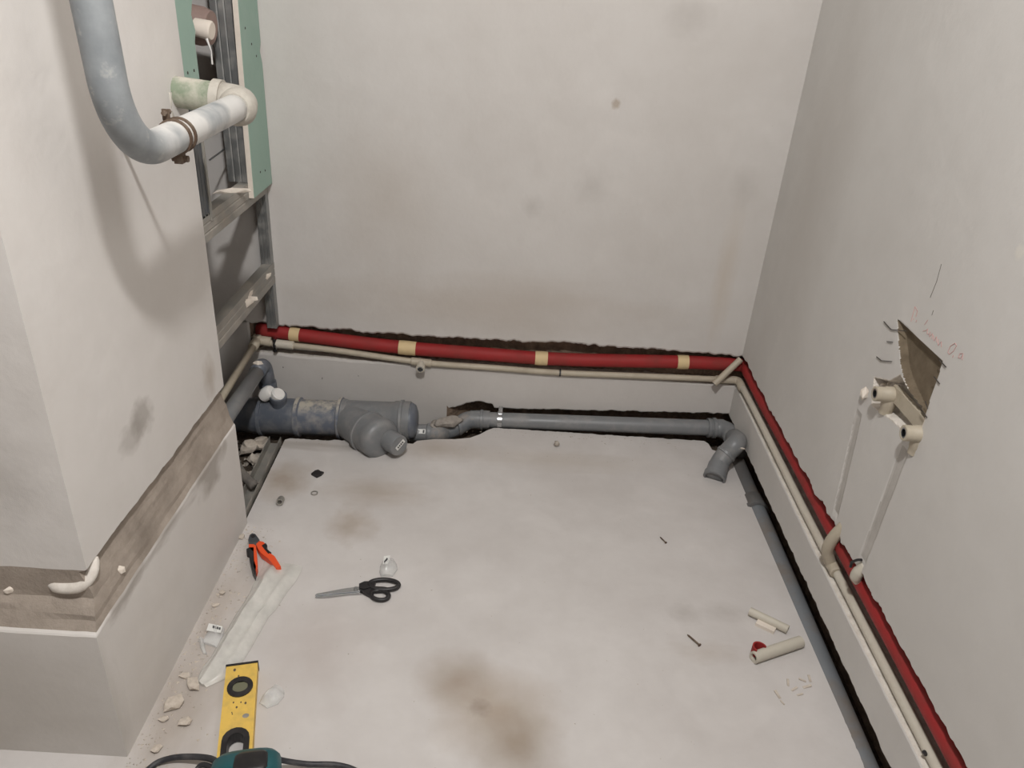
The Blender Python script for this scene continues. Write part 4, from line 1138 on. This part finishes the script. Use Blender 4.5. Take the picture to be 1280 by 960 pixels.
for k, (u, w_, s, lab) in enumerate(((312, 557, .028, 'white broken plaster chunk at the back left of the pit'), (325, 553, .026, 'white broken plaster chunk nearest the wide drain pipe in the pit'),
                          (317, 570, .019, 'white plaster chunk beneath two bigger ones in the pit'), (316, 590, .017, 'small square white chunk next to the hose end'),
                          (298, 603, .018, 'white plaster chunk beside the box edge left of the hose'), (304, 646, .012, 'white crumb at the near end of the floor track'))):
    o = mk('plaster_chunk', stone(F(u, w_, -.02)-V((0, 0, .025 if k < 5 else .01)), (s, s*.85, s*.7), 200+k, sub=2), M['rubble']); tag(o, lab, 'plaster chunk', 'plaster chunks in the pit')
# rubble along the box foot
big = ((217, 881, .020, 'largest flat plaster stone at the foot of the left box'), (242, 858, .015, 'rounded plaster lump under the ragged end of the film'), (231, 846, .010, 'small stone at the box foot beside the film end'),
       (232, 905, .011, 'bluish grey crumb cluster stone at the box foot'), (205, 900, .009, 'stone close to the box foot below the flat stone'), (196, 938, .010, 'stone near the cable at the box foot'),
       (278, 742, .008, 'small stone in the dust left of the film'), (270, 757, .008, 'second small stone in the dust left of the film'), (301, 672, .010, 'stone beside the cutter jaws'))
for k, (u, w_, s, lab) in enumerate(big):
    o = mk('plaster_stone', stone(F(u, w_), (s*1.15, s*.85, s*.42), 300+k), M['rubble']); tag(o, lab, 'stone', 'stones at the box foot')
def crumbs(name, gen, n, smin, smax, mat, seed, label):
    rnd = random.Random(seed); parts = []
    for k in range(n):
        p = gen(rnd); s = rnd.uniform(smin, smax)*rnd.random()**.8+smin
        q = [V((rnd.uniform(-1, 1), rnd.uniform(-1, 1), 0))*s for _ in range(3)]
        q = [V((s, 0, 0)), V((-s*.6, s*.8, 0)), V((-s*.5, -s*.7, 0)), V((0, 0, s*.45))]
        an = rnd.random()*6.28; ca, sa = math.cos(an), math.sin(an)
        q = [V((w.x*ca-w.y*sa, w.x*sa+w.y*ca, w.z))+p for w in q]
        parts.append((q, [(0, 2, 1), (0, 1, 3), (1, 2, 3), (2, 0, 3)]))
    o = mk(name, join(*parts), mat); tag(o, label, 'debris', kind='stuff'); return o
def g1_(r):
    y = r.uniform(.84, 1.5); return V((XLo+.004+abs(r.gauss(0, .045)), y, .0))
crumbs('plaster_crumbs', g1_, 300, .0008, .0034, M['rubble_g'], 21, 'fine grey plaster crumbs along the foot of the left box')
crumbs('plaster_dust_grains', g1_, 260, .001, .004, M['rubble'], 22, 'fine white plaster crumbs along the foot of the left box')
crumbs('pit_rubble', lambda r: V((r.uniform(-.98, -.64), r.uniform(1.52, 1.95), -.054+r.uniform(0, .012))), 500, .003, .012, M['rubble_g'], 23, 'dusty loose rubble filling the pit of the shaft')
crumbs('trench_crumbs', lambda r: V((r.uniform(-.6, .68), 1.915+.11*min(1, max(0, 0))+r.uniform(-.03, .0), 0)) if r.random() < .3 else V((r.uniform(-.1, .66), 2.03-abs(r.gauss(0, .02)), 0)), 160, .0008, .003, M['rubble_g'], 24, 'fine crumbs along the broken edge of the back trench')
crumbs('floor_crumbs', lambda r: V((r.uniform(-.55, .69), r.uniform(.85, 1.95), 0)), 130, .0006, .0022, M['rubble_g'], 25, 'tiny crumbs scattered over the whole screed floor')
